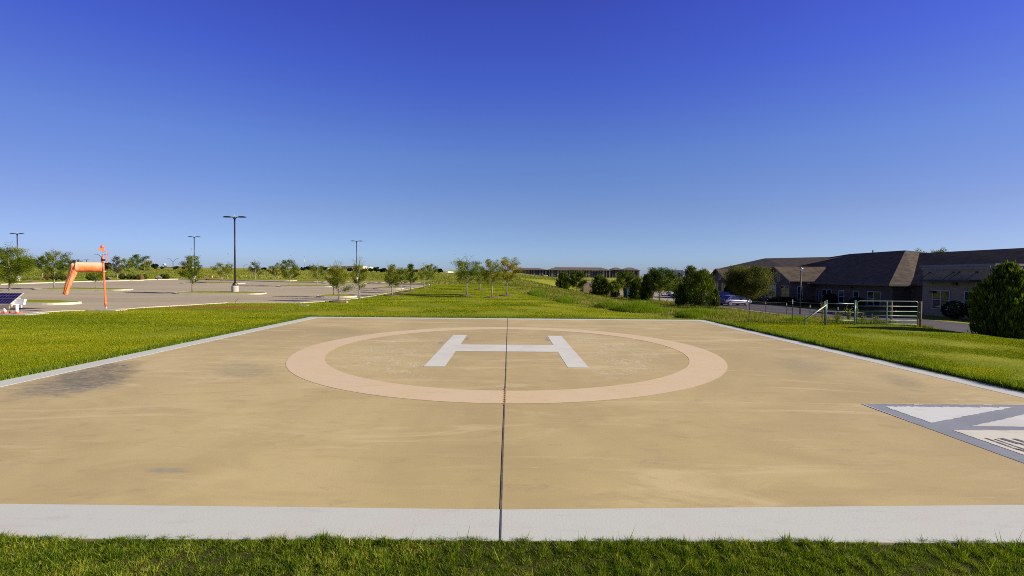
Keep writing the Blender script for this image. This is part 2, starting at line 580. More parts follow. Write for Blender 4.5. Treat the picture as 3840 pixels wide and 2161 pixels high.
    M['orangeband'] = simple('orange_fascia', (.72, .20, .06), .7, .08, .1)
    M['whitewall'] = simple('white_warehouse_wall', (.72, .74, .76), .8, .05, .05)
    M['greydoor'] = simple('grey_dock_door', (.16, .18, .2), .7, .1, .1)
    M['hotel'] = simple('peach_stucco', (.55, .40, .27), .85, .08, .08)
    M['hotelcream'] = simple('cream_stucco', (.68, .60, .48), .85, .06, .08)
    M['poster'] = simple('faded_billboard_print', (.48, .28, .2), .8, .5, .6)
    M['posterlight'] = simple('pale_billboard_lettering', (.75, .66, .55), .8, .2, .8)
    M['signwhite'] = simple('white_sign_face', (.75, .76, .76), .6, .05, .4)
    M['signblue'] = simple('blue_sign_face', (.1, .2, .42), .6, .1, .4)
    M['signdark'] = simple('dark_sign_letters', (.08, .1, .14), .6, .1, .4)
    M['whiteband'] = simple('reflective_white_band', (.78, .78, .74), .4, .05, 3)
    M['tanwall'] = brickmat('tan_enclosure_block', (.34, .25, .165), (.40, .30, .20), (.28, .22, .15), .4, .2)


STAINS = [
    # cx, cy, rx, ry, rotation, strength, colour
    (-9.3, 10.5, 1.05, 2.4, -.55, 1.0, (.075, .075, .07)),
    (-8.9, 9.5, 1.2, 1.5, -.8, .8, (.16, .155, .13)),
    (-6.3, 11.1, .9, 1.4, -.8, .5, (.17, .165, .14)),
    (-3.95, 5.4, .36, .13, .15, .8, (.25, .24, .22)),
    (-6.0, 17.5, 1.8, 2.4, -.6, .38, (.24, .2, .13)),
    (7.9, 12.2, .9, 1.7, .5, .42, (.2, .19, .15)),
    (8.9, 10.4, .5, 1.3, .5, .45, (.16, .15, .11)),
    (-9.0, 24.0, .7, .4, 0, .5, (.25, .22, .17)),
    (-2.3, 15.8, .12, .35, -.1, .95, (.2, .22, .27)),
    (-1.5, 16.9, .11, .7, 0, .95, (.18, .2, .25)),
    (1.42, 16.9, .11, .6, 0, .9, (.18, .2, .25)),
]
mats()
# ------------------------------------------------------------------ sun and sky
SUN_EL, SUN_AZ = 25.5, 11.0        # azimuth: degrees behind the +X axis (towards -Y)
sv = Vector((math.cos(R(SUN_EL)) * math.cos(R(SUN_AZ)), -math.cos(R(SUN_EL)) * math.sin(R(SUN_AZ)), math.sin(R(SUN_EL))))
sun_d = bpy.data.lights.new('sun', 'SUN')
sun_d.energy = 5.0
sun_d.angle = R(.5)
sun_d.color = (1.0, .88, .71)
sun = bpy.data.objects.new('sun', sun_d)
col.objects.link(sun)
sun.rotation_euler = (-sv).to_track_quat('-Z', 'Y').to_euler()

w = bpy.data.worlds.new('World')
scene.world = w
w.use_nodes = True
wn, wl = w.node_tree.nodes, w.node_tree.links
wn.clear()
sky = wn.new('ShaderNodeTexSky')
sky.sky_type = 'NISHITA'
sky.sun_disc = False
sky.sun_elevation = R(SUN_EL)
sky.sun_rotation = math.atan2(sv.x, sv.y)
sky.altitude = 150
sky.air_density = 1.0
sky.dust_density = .6
sky.ozone_density = 2.0
tc = wn.new('ShaderNodeTexCoord')
sx = wn.new('ShaderNodeSeparateXYZ')
wl.new(tc.outputs['Generated'], sx.inputs[0])
cr = wn.new('ShaderNodeValToRGB')
e = cr.color_ramp.elements
SKYRAMP = [(.0, (.47, .63, 1.12)), (.038, (.48, .63, 1.09)), (.08, (.48, .57, .92)), (.122, (.49, .54, .83)), (.19, (.47, .54, .87)), (.242, (.46, .55, .93)), (.384, (.34, .40, 1.12)), (.487, (.31, .325, 1.11)), (.60, (.20, .21, .55)), (.75, (.09, .095, .18))]
while len(e) > 1:
    e.remove(e[-1])
e[0].position, e[0].color = SKYRAMP[0][0], (*SKYRAMP[0][1], 1)
for p_, c_ in SKYRAMP[1:]:
    k_ = e.new(p_)
    k_.color = (*c_, 1)
wl.new(sx.outputs[2], cr.inputs[0])
mx = wn.new('ShaderNodeMix')
mx.data_type = 'RGBA'
mx.blend_type = 'MULTIPLY'
mx.inputs[0].default_value = 1
wl.new(sky.outputs[0], mx.inputs[6])
wl.new(cr.outputs[0], mx.inputs[7])
bg = wn.new('ShaderNodeBackground')
bg.inputs[1].default_value = .1
sq = wn.new('ShaderNodeMath')
sq.operation = 'MULTIPLY_ADD'
wl.new(sx.outputs[0], sq.inputs[0])
sq.inputs[1].default_value = .5
sq.inputs[2].default_value = .5
cr2 = wn.new('ShaderNodeValToRGB')
e2 = cr2.color_ramp.elements
e2[1].position = 1.0
for x_ in (-1.0, -.75, -.5, -.25, 0, .25, .5, .75, 1.0):
    kk = x_ * x_ * (1.0 if x_ < 0 else .78)
    q_ = e2[0] if x_ == -1 else (e2[len(e2) - 1] if x_ == 1 else e2.new(x_ * .5 + .5))
    q_.color = (1 - .37 * kk, 1 - .47 * kk, 1 - .34 * kk, 1)
wl.new(sq.outputs[0], cr2.inputs[0])
mx2 = wn.new('ShaderNodeMix')
mx2.data_type = 'RGBA'
mx2.blend_type = 'MULTIPLY'
mx2.inputs[0].default_value = 1
wl.new(mx.outputs[2], mx2.inputs[6])
wl.new(cr2.outputs[0], mx2.inputs[7])
wl.new(mx2.outputs[2], bg.inputs[0])
wo = wn.new('ShaderNodeOutputWorld')
wl.new(bg.outputs[0], wo.inputs[0])
scene.view_settings.view_transform = 'Standard'
scene.view_settings.look = 'None'
scene.view_settings.exposure = 0.62
scene.view_settings.gamma = 1.0
scene.render.engine = 'CYCLES'
scene.cycles.filter_width = 1.0
scene.cycles.use_denoising = False
scene.cycles.max_bounces = 6
scene.cycles.transparent_max_bounces = 4
#--PART2--
Tv = np.vectorize(T, otypes=[float])
# ------------------------------------------------------------------ ground sheet
def geo(a, b, step, grow):
    r = []
    v = a
    while v < b:
        r.append(v)
        v += step
        step *= grow
    r.append(b)
    return r


def tall_edge(y):
    return float(np.interp(y, [0, 23.3, 23.9, 26, 29, 36, 50, 65, 80, 88, 92], [60, 40, 12.5, 10.8, 8.7, 6.2, 3.2, 1.0, -.4, -5, -16]))


xs = sorted(set([round(v, 3) for v in np.arange(-60, 60.1, 1.0)] + [-10.70, -10.60, 10.57, 10.67] + [-60 - q for q in geo(1.5, 2600, 2, 1.14)] + [60 + q for q in geo(1.5, 2600, 2, 1.14)]))
ys = sorted(set([-6, -3, 0, 1, 2, 3, 3.6, 3.95, 4.04, 25.17, 25.27] + [float(v) for v in range(5, 135)] + [130 + q for q in geo(5, 3800, 3, 1.1)]))
X, Y = np.meshgrid(xs, ys)
Z = Tv(X, Y)
bump = .035 * np.sin(X * .9 + 1.3 * np.sin(Y * .37)) * np.sin(Y * .61 + X * .23)
inpad = (X > PAD[0] - 1.5) & (X < PAD[1] + 1.5) & (Y > 2) & (Y < PAD[3] + 1)
inlot = (X < -13) & (Y < 112) & (X > -86)
Z = Z + np.where(inpad | inlot | (Y > 150), 0, bump * np.where(X > 24, .3, 1))
nx, ny = len(xs), len(ys)
gv = np.stack([X.ravel(), Y.ravel(), Z.ravel()], 1)
gf = [(j * nx + i, j * nx + i + 1, (j + 1) * nx + i + 1, (j + 1) * nx + i) for j in range(ny - 1) for i in range(nx - 1)]
me = bpy.data.meshes.new('ground')
me.from_pydata(gv.tolist(), [], gf)
mow = np.zeros(X.shape)
edge = np.vectorize(tall_edge)(Y)
mow[(X < edge) & (Y < 90)] = 1
mow[(X < -40) & (X > -90) & (Y < 112)] = 1
mow[(X > 24) & (Y < 23)] = 1
dry = np.exp(-(((X + 19.5) / 5.5) ** 2 + ((Y - 31.6) / 1.5) ** 2) ** 2) + .8 * np.exp(-(((X - 18.6) / 1.3) ** 2 + ((Y - 17.3) / .6) ** 2)) + .35 * np.exp(-(((X + 11) / 6) ** 2 + ((Y - 29) / 1.0) ** 2))
soil = np.zeros(X.shape)
soil[(Y > 88) & (Y < 100) & (X > -42) & (X < -6)] = 1
thatch = np.zeros(X.shape)
thatch[(Y < 4.2) & (Y > -7) & (np.abs(X) < 14)] = 1
for nm, arr in (('thatch', thatch), ('mow', mow), ('dry', np.clip(dry, 0, 1)), ('soil', soil)):
    at = me.attributes.new(nm, 'FLOAT', 'POINT')
    at.data.foreach_set('value', arr.ravel().astype(np.float32))
for p in me.polygons:
    p.use_smooth = True
tag(link('ground', me, M['turf']), kind='structure')

# ------------------------------------------------------------------ helipad
x0, x1, y0, y1 = PAD
pad = tag(MB().b2(x0, x1, y0, y1, -.28, 0).build('helipad_pavement', M['pad']), kind='structure')
b = MB()
ix0, ix1, iy1 = x0 + .55, x1 - .55, y1 - .62
zt, zb = .004, -.002
nearin = [(ix0, 4.66), (-5, 4.59), (0, 4.53), (5.2, 4.68), (ix1, 4.76)]
nearout = [(x0, y0), (-5, y0), (0, y0), (5.2, y0), (x1, y0)]
for k in range(4):
    b.slabpoly([(*nearout[k], zt), (*nearout[k + 1], zt), (*nearin[k + 1], zt), (*nearin[k], zt)], .006)
b.slabpoly([(x0, y0, zt), (*nearin[0], zt), (ix0, iy1, zt), (x0, y1, zt)], .006)
b.slabpoly([(x1, y0, zt), (x1, y1, zt), (ix1, iy1, zt), (*nearin[-1], zt)], .006)
b.slabpoly([(x0, y1, zt), (ix0, iy1, zt), (ix1, iy1, zt), (x1, y1, zt)], .006)
tag(b.build('border_stripe', M['white'], pad), 'white painted stripe along the edge of the landing pad')
b = MB()
N = 160
RC, RO, RI = (-.02, 14.62), 6.28, 5.34
for k in range(N):
    a0, a1 = 2 * math.pi * k / N, 2 * math.pi * (k + 1) / N
    q = [(RC[0] + r_ * math.cos(a), RC[1] + r_ * math.sin(a), zt) for r_, a in ((RI, a0), (RO, a0), (RO, a1), (RI, a1))]
    b.add(q, [(0, 1, 2, 3)])
tag(b.build('circle_marking', M['pink'], pad), 'faded pink ring painted around the letter')
HX = (-2.13, -1.595, 1.505, 2.04)
b = MB()
b.add([(HX[0], 11.7, zt), (HX[1], 11.7, zt), (HX[1], 17.95, zt), (HX[0], 17.95, zt)], [(0, 1, 2, 3)])
b.add([(HX[2], 11.7, zt), (HX[3], 11.7, zt), (HX[3], 17.95, zt), (HX[2], 17.95, zt)], [(0, 1, 2, 3)])
b.add([(HX[1], 14.12, zt), (HX[2], 14.12, zt), (HX[2], 15.5, zt), (HX[1], 15.5, zt)], [(0, 1, 2, 3)])
tag(b.build('letter_marking', M['whiteH'], pad), 'white painted capital letter H in the middle of the ring')
# expansion joint, slightly wandering
b = MB()
jy = np.linspace(y0 - .003, y1, 90)
jx = -.055 + .003 * np.sin(jy * .7) + .006 * (jy - 4) / 21
for k in range(89):
    wv = .0072 + .0006 * math.sin(k * 1.7)
    wv2 = .0072 + .0006 * math.sin((k + 1) * 1.7)
    b.add([(jx[k] - wv, jy[k], .008), (jx[k] + wv, jy[k], .008), (jx[k + 1] + wv2, jy[k + 1], .008), (jx[k + 1] - wv2, jy[k + 1], .008)], [(0, 1, 2, 3)])
b.add([(jx[0] - .02, y0 - .003, -.2), (jx[0] + .02, y0 - .003, -.2), (jx[0] + .02, y0 - .003, .008), (jx[0] - .02, y0 - .003, .008)], [(0, 1, 2, 3)])
b.build('expansion_joint', M['joint'], pad)
b = MB()
for k in range(26):
    yy = 8.2 + k * .05
    xx = float(np.interp(yy, jy, jx)) + .012 * math.sin(k * 2.1)
    b.add([(xx - .012, yy, .011), (xx + .014, yy, .011), (xx + .014, yy + .04, .011), (xx - .012, yy + .04, .011)], [(0, 1, 2, 3)])
b.build('rust_streak', M['rust'], pad)

# weight box painted near the right edge of the pad
def jag(p, q, amp, n=40, seed=1):
    r = random.Random(seed)
    p, q = Vector(p), Vector(q)
    d = (q - p)
    nrm = Vector((-d.y, d.x, 0)).normalized()
    return [p + d * (k / n) + nrm * (amp * (r.random() - .5) if 0 < k < n else 0) for k in range(n)]


BX0, BX1, BY0, BY1 = 6.49, 9.75, 5.25, 8.48
b = MB()
b.add([(BX0, BY0, zt), (BX1, BY0, zt), (BX1, BY1, zt), (BX0, BY1, zt)], [(0, 1, 2, 3)])
box = b.build('weight_box_marking', M['boxgrey'], pad)
tag(box, 'blue grey painted box with white panels near the right edge of the pad')
z2 = .008
b = MB()
tri = jag((6.78, 8.30, z2), (6.78, 7.37, z2), .03, 20, 2) + jag((6.78, 7.37, z2), (9.1, 8.30, z2), .03, 30, 3) + jag((9.1, 8.30, z2), (6.78, 8.30, z2), .07, 60, 4)
b.add(tri, [tuple(range(len(tri)))])
tri = jag((7.25, 7.2, z2), (9.45, 7.2, z2), .015, 20, 5) + jag((9.45, 7.2, z2), (9.45, 8.12, z2), .03, 20, 6) + jag((9.45, 8.12, z2), (7.25, 7.2, z2), .02, 30, 7)
b.add(tri, [tuple(range(len(tri)))])
r_ = random.Random(5)
for u0, u1, hh_ in ((.16, .40, .022), (.44, .9, .035), (.95, 1.15, .05), (1.8, 2.2, .02), (2.25, 2.45, .06), (2.7, 3.1, .03)):
    b.add(jag((BX0 + u0, BY1 - .004, z2), (BX0 + u1, BY1 - .004, z2), .0, 6, 3)[::-1] + jag((BX0 + u0, BY1 - hh_, z2), (BX0 + u1, BY1 - hh_ * .6, z2), .02, 8, int(u0 * 90)), [tuple(range(14))])
for k in range(8):
    yy = 8.42 - k * .13
    b.add([(BX0 + .002, yy, z2), (BX0 + .028 - .002 * k, yy, z2), (BX0 + .028 - .002 * k, yy - .12, z2), (BX0 + .002, yy - .12, z2)], [(3, 2, 1, 0)])
b.build('white_panel', M['boxwhite'], box)
b = MB()
tri = jag((6.79, 7.02, z2), (6.79, 5.55, z2), .012, 20, 8) + jag((6.79, 5.55, z2), (9.45, 5.55, z2), .02, 20, 9) + jag((9.45, 5.55, z2), (9.45, 7.02, z2), .02, 20, 10) + jag((9.45, 7.02, z2), (6.79, 7.02, z2), .02, 20, 11)
b.add(tri, [tuple(range(len(tri)))])
b.build('cream_panel', M['boxcream'], box)
b = MB()
z3 = .012
for (u0, v0, u1, v1, wd) in ((6.93, 6.66, 6.91, 6.2, .04), (6.93, 6.24, 6.96, 5.8, .05), (7.02, 6.62, 7.0, 5.95, .03), (7.14, 6.66, 7.18, 6.42, .09), (7.2, 6.44, 7.16, 6.0, .05), (7.32, 6.64, 7.34, 6.3, .07)):
    d = Vector((u1 - u0, v1 - v0, 0)).normalized()
    nrm = Vector((-d.y, d.x, 0)) * wd / 2
    p, q = Vector((u0, v0, z3)), Vector((u1, v1, z3))
    b.add([p - nrm, q - nrm, q + nrm, p + nrm], [(0, 1, 2, 3)])
b.build('worn_lettering', M['ink'], box)

# ------------------------------------------------------------------ car park
import bmesh


def drape(name, poly, mat, dz):
    bm = bmesh.new()
    f = bm.faces.new([bm.verts.new((p[0], p[1], 0)) for p in poly])
    if f.normal.z < 0:
        f.normal_flip()
    for yy in (50, 130):
        g = bm.verts[:] + bm.edges[:] + bm.faces[:]
        bmesh.ops.bisect_plane(bm, geom=g, plane_co=(0, yy, 0), plane_no=(0, 1, 0))
    bm.normal_update()
    for f in bm.faces:
        if f.normal.z < 0:
            f.normal_flip()
    for v in bm.verts:
        v.co.z = T(min(v.co.x, 0), v.co.y) + dz
    me = bpy.data.meshes.new(name)
    bm.to_mesh(me)
    bm.free()
    return link(name, me, mat)


def sweep(pts, w, h, mb=None, below=.15, zfun=T):
    """a kerb of width w and height h along a ground polyline"""
    mb = mb or MB()
    P = [Vector((p[0], p[1], 0)) for p in pts]
    rows = []
    for i, p in enumerate(P):
        d = (P[min(i + 1, len(P) - 1)] - P[max(i - 1, 0)]).normalized()
        n = Vector((-d.y, d.x, 0)) * (w / 2)
        z = zfun(p.x, p.y)
        a, c = p - n, p + n
        rows.append([(a.x, a.y, z - below), (a.x, a.y, z + h - .02), (a.x + n.x * .15, a.y + n.y * .15, z + h), (c.x - n.x * .15, c.y - n.y * .15, z + h), (c.x, c.y, z + h - .02), (c.x, c.y, z - below)])
    o = len(mb.v)
    mb.v += [q for r in rows for q in r]
    for i in range(len(rows) - 1):
        for k in range(5):
            mb.f.append((o + i * 6 + k, o + i * 6 + k + 1, o + (i + 1) * 6 + k + 1, o + (i + 1) * 6 + k))
    mb.f.append((o, o + 1, o + 2, o + 3, o + 4, o + 5))
    k = o + (len(rows) - 1) * 6
    mb.f.append((k + 5, k + 4, k + 3, k + 2, k + 1, k))
    return mb


def dens(pts, step=1.0):
    out = []
    for a, c in zip(pts[:-1], pts[1:]):
        a, c = Vector((a[0], a[1], 0)), Vector((c[0], c[1], 0))
        n = max(1, int((c - a).length / step))
        out += [a + (c - a) * k / n for k in range(n)]
    return out + [Vector((pts[-1][0], pts[-1][1], 0))]


near = [gp(*q).xy for q in ((69, 1179), (237, 1168), (480, 1160), (538, 1155), (700, 1146), (851, 1137), (1125, 1137.5), (1236, 1130.5), (1333, 1121), (1440, 1103), (1587, 1075))]
back = [gp(*q).xy for q in ((1610, 1070), (1400, 1066), (1241, 1062.5), (1090, 1060), (960, 1056), (909, 1054), (669, 1048.5), (562, 1051), (440, 1055.5), (356, 1056.5), (193, 1062), (0, 1069))]
LOT = [(-46, 17), (-31, 21)] + [tuple(p) for p in near] + [tuple(p) for p in back] + [(back[-1].x - 4, 60), (-82, 40), (-70, 20)]
tag(drape('car_park', LOT, M['lot'], .02), kind='structure')
tag(sweep(dens([(-46, 17), (-31, 21)] + [tuple(p) for p in near]), .16, .045).build('car_park_edge', M['kerb']), kind='structure')
tag(sweep(dens([tuple(p) for p in back]), .3, .17).build('car_park_kerb', M['kerb']), kind='structure')

ISL = [(-60, 223, 32.0, 2.4, 'kerbed turf island in the car park behind the solar panel'),
       (97, 455, 56.0, 2.6, 'long kerbed island behind the windsock pole'),
       (628, 970, 50.5, 2.6, 'kerbed island with the tallest lamp post on it'),
       (662, 895, 80.0, 3, 'kerbed island behind the dense columnar tree'),
       (1026, 1247, 70.5, 3, 'kerbed island carrying one dark and one pale thin tree'),
       (1170, 1322, 45.5, 2.4, 'short kerbed island at the near lawn edge under the first roadside tree'),
       (1390, 1508, 65, 2.4, 'short kerbed island at the lawn edge behind the first row trees'),
       (1199, 1384, 85, 3, 'kerbed island in the last row behind the twiggy topped tree'),
       (909, 1090, 97, 4, 'kerbed island at the back corner under three thin trees'),
       (360, 508, 91, 3, 'far left kerbed island beside the ornamental grasses')]
islands = []
for (a, c, D, wd, lab) in ISL:
    xa, xc = atx(a, D), atx(c, D)
    z = T(xa, D)
    isl = thing('parking_island', lab, 'traffic island', ((xa + xc) / 2, D + wd / 2, z), 0, 'kerbed islands in the car park')
    hl, hw = (xc - xa) / 2, wd / 2
    rr = min(hw, 1.2)
    out = []
    for cx_, cy_, a0 in ((hl - rr, hw - rr, 0), (-hl + rr, hw - rr, 90), (-hl + rr, -hw + rr, 180), (hl - rr, -hw + rr, 270)):
        out += [(cx_ + rr * math.cos(R(a0 + q)), cy_ + rr * math.sin(R(a0 + q))) for q in range(0, 91, 15)]
    inn = [(p[0] * (1 - .16 / hl), p[1] * (1 - .16 / hw)) for p in out]
    sl = 0.0165 if D > 50 else 0
    b = MB()
    n = len(out)
    vs = [(p[0], p[1], -.1 + p[1] * sl) for p in out] + [(p[0] * .995, p[1] * .985, .17 + p[1] * sl) for p in out] + [(p[0], p[1], .18 + p[1] * sl) for p in inn] + [(p[0], p[1], .05 + p[1] * sl) for p in inn]
    fs = [(r * n + k, r * n + (k + 1) % n, (r + 1) * n + (k + 1) % n, (r + 1) * n + k) for r in range(3) for k in range(n)]
    b.add(vs, fs).build('kerb', M['kerb'], isl)
    # turf, gently domed
    b = MB()
    vs = [(p[0], p[1], .16 + p[1] * sl) for p in inn] + [(p[0] * .6, p[1] * .5, .27 + p[1] * .5 * sl) for p in inn]
    b.add(vs, [(k, (k + 1) % n, n + (k + 1) % n, n + k) for k in range(n)] + [tuple(n + k for k in range(n))])
    tf = b.build('island_turf', M['turf'], isl)
    at = tf.data.attributes.new('mow', 'FLOAT', 'POINT')
    at.data.foreach_set('value', np.ones(len(tf.data.vertices), dtype=np.float32))
    islands.append((xa - .3, xc + .3, D - .2, D + wd + .2))

# stall lines
b = MB()
def lrect(xa, xb, ya, yb):
    b.add([(xa, ya, T(xa, ya) + .026), (xb, ya, T(xb, ya) + .026), (xb, yb, T(xb, yb) + .026), (xa, yb, T(xa, yb) + .026)], [(0, 1, 2, 3)])


def in_isl(x, y):
    return any(a - .3 < x < c + .3 and d - .3 < y < e + .3 for a, c, d, e in islands)


for cx_, ya, yb in ((-31.5, 42, 90), (-52, 32, 94), (-73, 34, 82)):
    y = ya
    while y < yb:
        c2 = cx_ + (y - 60) * .026
        for xa in (-5.4, .1):
            if not in_isl(c2 + xa + 2.7, y):
                lrect(c2 + xa, c2 + xa + 5.3, y, y + .15)
        if not in_isl(c2, y + 1.3):
            lrect(c2 - .05, c2 + .05, y, y + 2.74)
        y += 2.74
y = 43
while y < 82:
    c2 = -15.2 + (y - 60) * .02
    if not in_isl(c2 - 2.7, y):
        lrect(c2 - 5.4, c2 - .4, y, y + .15)
    y += 2.74
tag(b.build('stall_lines', M['line']), kind='structure')

# far drive, brick path and dirt bank beyond the car park
pts = [gp(0, 1046), gp(69, 1042.5), gp(170, 1041.5), gp(330, 1037.5), gp(420, 1035), gp(330, 1035), gp(157, 1038), gp(60, 1038.5), gp(0, 1040)]
tag(drape('far_drive', [p.xy for p in pts], M['lot'], .03), kind='structure')
pts = [gp(84, 1051.5), gp(105, 1051.5), gp(182, 1061), gp(146, 1061)]
tag(drape('brick_path', [p.xy for p in pts], M['brickpath'], .025), kind='structure')
b = MB()
r_ = random.Random(3)
for k in range(70):
    x_, y_ = r_.uniform(-40, -5), r_.uniform(89.5, 98)
    b.lathe([(.01, .25), (.25, .2), (.5 + r_.random() * .5, .05), (.9, -.1)], 7, (x_, y_, T(x_, y_) - .08))
tag(b.build('dirt_clods', M['soil'], smooth=True), 'crumbly bare dirt heaped behind the far edge of the car park', 'dirt', kind='stuff')

# the drive on the right, beside the brick building
dl = lambda y: float(np.interp(y, [18, 24, 26, 29, 45, 62, 75, 90, 130], [29, 26.2, 24.6, 25.6, 26.8, 26.4, 25.6, 24.5, 24]))
dr = lambda y: float(np.interp(y, [18, 60, 61, 66, 74, 76, 84, 85, 130], [37, 37, 37, 37, 37, 37.2, 37.2, 60, 60]))
for nm_, ya_, yb_, mt_ in (('side_drive', 18, 71.1, 'drive'), ('rear_car_park', 71, 130.1, 'rearlot')):  # near stretch carries shade in its colour, rear stretch stays pale concrete
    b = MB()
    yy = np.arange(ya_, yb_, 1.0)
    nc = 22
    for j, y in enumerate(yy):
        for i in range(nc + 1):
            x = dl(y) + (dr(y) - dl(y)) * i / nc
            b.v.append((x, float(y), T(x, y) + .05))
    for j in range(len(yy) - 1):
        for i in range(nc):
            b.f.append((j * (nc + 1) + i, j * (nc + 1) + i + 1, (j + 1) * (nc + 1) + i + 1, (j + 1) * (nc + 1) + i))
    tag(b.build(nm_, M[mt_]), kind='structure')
tag(sweep(dens([(dl(y) - .15, y) for y in range(26, 118)]), .45, .10).build('drive_kerb', M['kerb']), kind='structure')
tag(sweep(dens([(24.4, 25.9), (26.2, 24.0), (29, 18.2)]), .2, .12).build('drive_corner_kerb', M['kerb']), kind='structure')
b = MB().slabpoly([(x_, y_, T(x_, y_) + .07) for x_, y_ in ((22.6, 26.1), (24.5, 26.1), (25.5, 29), (23.4, 29))], .3)
tag(b.build('drive_apron', M['slab']), kind='structure')
#--PART3--
# ------------------------------------------------------------------ grass made of blades
def blades(name, x, y, h, wd, tint, mat, label, cat, lean=.45, z=None):
    n = len(x)
    z = Tv(x, y) if z is None else z
    az = rng.uniform(0, 2 * np.pi, n)
    la = rng.uniform(0, 2 * np.pi, n)
    ll = np.minimum(np.abs(rng.normal(0, lean, n)) * h, .05 + .35 * h)
    dx, dy = np.cos(az) * wd / 2, np.sin(az) * wd / 2
    V = np.empty((n, 3, 3))
    V[:, 0] = np.stack([x - dx, y - dy, z - .01], 1)
    V[:, 1] = np.stack([x + dx, y + dy, z - .01], 1)
    V[:, 2] = np.stack([x + np.cos(la) * ll, y + np.sin(la) * ll, z + h], 1)
    return tag(np_mesh(name, V, 3, np.clip(tint, 0, 1), mat), label, cat, kind='stuff')


def vnoise(x, y, s, seed=0):
    r = np.random.default_rng(seed)
    out = 0
    for k in range(7):
        a = r.uniform(0, 2 * np.pi)
        f = s * r.uniform(.6, 1.7)
        out = out + np.sin((x * np.cos(a) + y * np.sin(a)) * f + r.uniform(0, 6.3))
    return out / 7


# foreground strip in front of the pad
n = 230000
x = rng.uniform(-5.6, 5.6, n)
y = 4.0 + .03 * np.sin(x * 3.1) * np.sin(x * 7.7 + 1) - rng.random(n) * .85
pn = vnoise(x, y, 4, 3)
clump = np.clip(.5 + .9 * vnoise(x, y, 26, 41) + .5 * vnoise(x, y, 60, 42), .15, 1.3)
h = .046 * rng.uniform(.5, 1.25, n) * (1 + .5 * pn) * clump + .016
tall = rng.random(n) < .0016
h[tall] = rng.uniform(.10, .17, tall.sum())
dryp = np.clip(vnoise(x, y, 7, 5) * 1.6 - .05 + np.where(x < -1.0, .15, -.15), 0, 1)
tint = rng.beta(1.0, 1.4, n) * .9 + .25 * vnoise(x, y, 35, 43) + np.where(rng.random(n) < dryp * .5, .45, 0)
blades('foreground_grass', x, y, h, .0075 * rng.uniform(.7, 1.4, n), tint, M['blade'], 'thick mown grass along the near edge of the landing pad', 'grass', 1.0, z=np.full(n, -.012) + .014 * vnoise(x, y, 3, 3))

# fringes along the other three edges of the pad
def fringe(n, ax, side):
    t = rng.uniform(0, 1, n)
    off = np.abs(rng.normal(0, .22, n)) - .03
    if ax == 'x':
        y = 5.0 + t ** 1.3 * (PAD[3] - 4.6)
        x = (PAD[1] + off) if side > 0 else (PAD[0] - off)
    else:
        x = PAD[0] - .3 + t * (PAD[1] - PAD[0] + .6)
        y = PAD[3] + off
    return x, y


fx, fy = zip(*[fringe(34000, 'x', 1), fringe(34000, 'x', -1), fringe(16000, 'y', 1)])
x, y = np.concatenate(fx), np.concatenate(fy)
n = len(x)
h = np.where(x > PAD[1] - .1, .14, .08) * rng.uniform(.5, 1.2, n) * (1 + .45 * vnoise(x, y, 5, 2))
blades('edge_grass', x, y, h, .016 * rng.uniform(.7, 1.5, n), rng.beta(2, 2.4, n) * .95, M['blade'], 'unclipped grass overhanging the left, right and far edges of the landing pad', 'grass', .6)

# the lawn around the pad
P = []
def scat(n, xa, xb, ya, yb):
    x = rng.uniform(xa, xb, n)
    y = rng.uniform(ya, yb, n)
    k = (np.abs(x) < 1.16 * y + 1) & ~((x > PAD[0] - .02) & (x < PAD[1] + .02) & (y < PAD[3] + .02))
    k &= x < np.vectorize(tall_edge)(y)
    k &= ~((x > 24) & (y > 22.5))
    lx = np.interp(y, [0, 26, 30, 31.5, 37.4, 37.6, 45, 60, 90], [-29, -27.3, -24.7, -23.8, -21, -15.8, -15.4, -14.9, -14.4])
    k &= x > lx + .1
    return x[k], y[k]


for a in ((170000, -20, -10.6, 8.5, 16), (150000, 10.5, 20, 8.5, 16), (130000, -30, -10.6, 16, 26), (130000, 10.5, 26, 16, 24.2), (130000, -28, 13, 25.2, 40), (80000, -18, 9, 40, 62), (40000, -16, 4, 62, 88)):
    P.append(scat(*a))
x = np.concatenate([p[0] for p in P])
y = np.concatenate([p[1] for p in P])
n = len(x)
big = vnoise(x * .7, y * 1.6, .55, 8)
med = vnoise(x, y * 1.4, 2.2, 9)
h = (.026 + .00035 * y) * rng.uniform(.5, 1.4, n) * (1 + .4 * med)
tint = .40 + .42 * big + .24 * med + .25 * vnoise(x * .3, y * 1.5, 1.1, 14) + rng.normal(0, .17, n)
redp = np.exp(-(((x + 19.5) / 5.5) ** 2 + ((y - 31.6) / 1.4) ** 2) ** 2)
keep = rng.random(n) > redp * 1.15
keep &= rng.random(n) > np.clip(-med * 1.6 - .4, 0, .9)
x, y, h, tint = x[keep], y[keep], h[keep], tint[keep]
blades('lawn_grass', x, y, h, (.006 + .0010 * y) * rng.uniform(.7, 1.4, len(x)), tint, M['bladefar'], 'bright mown lawn grass around the landing pad', 'grass', .8)

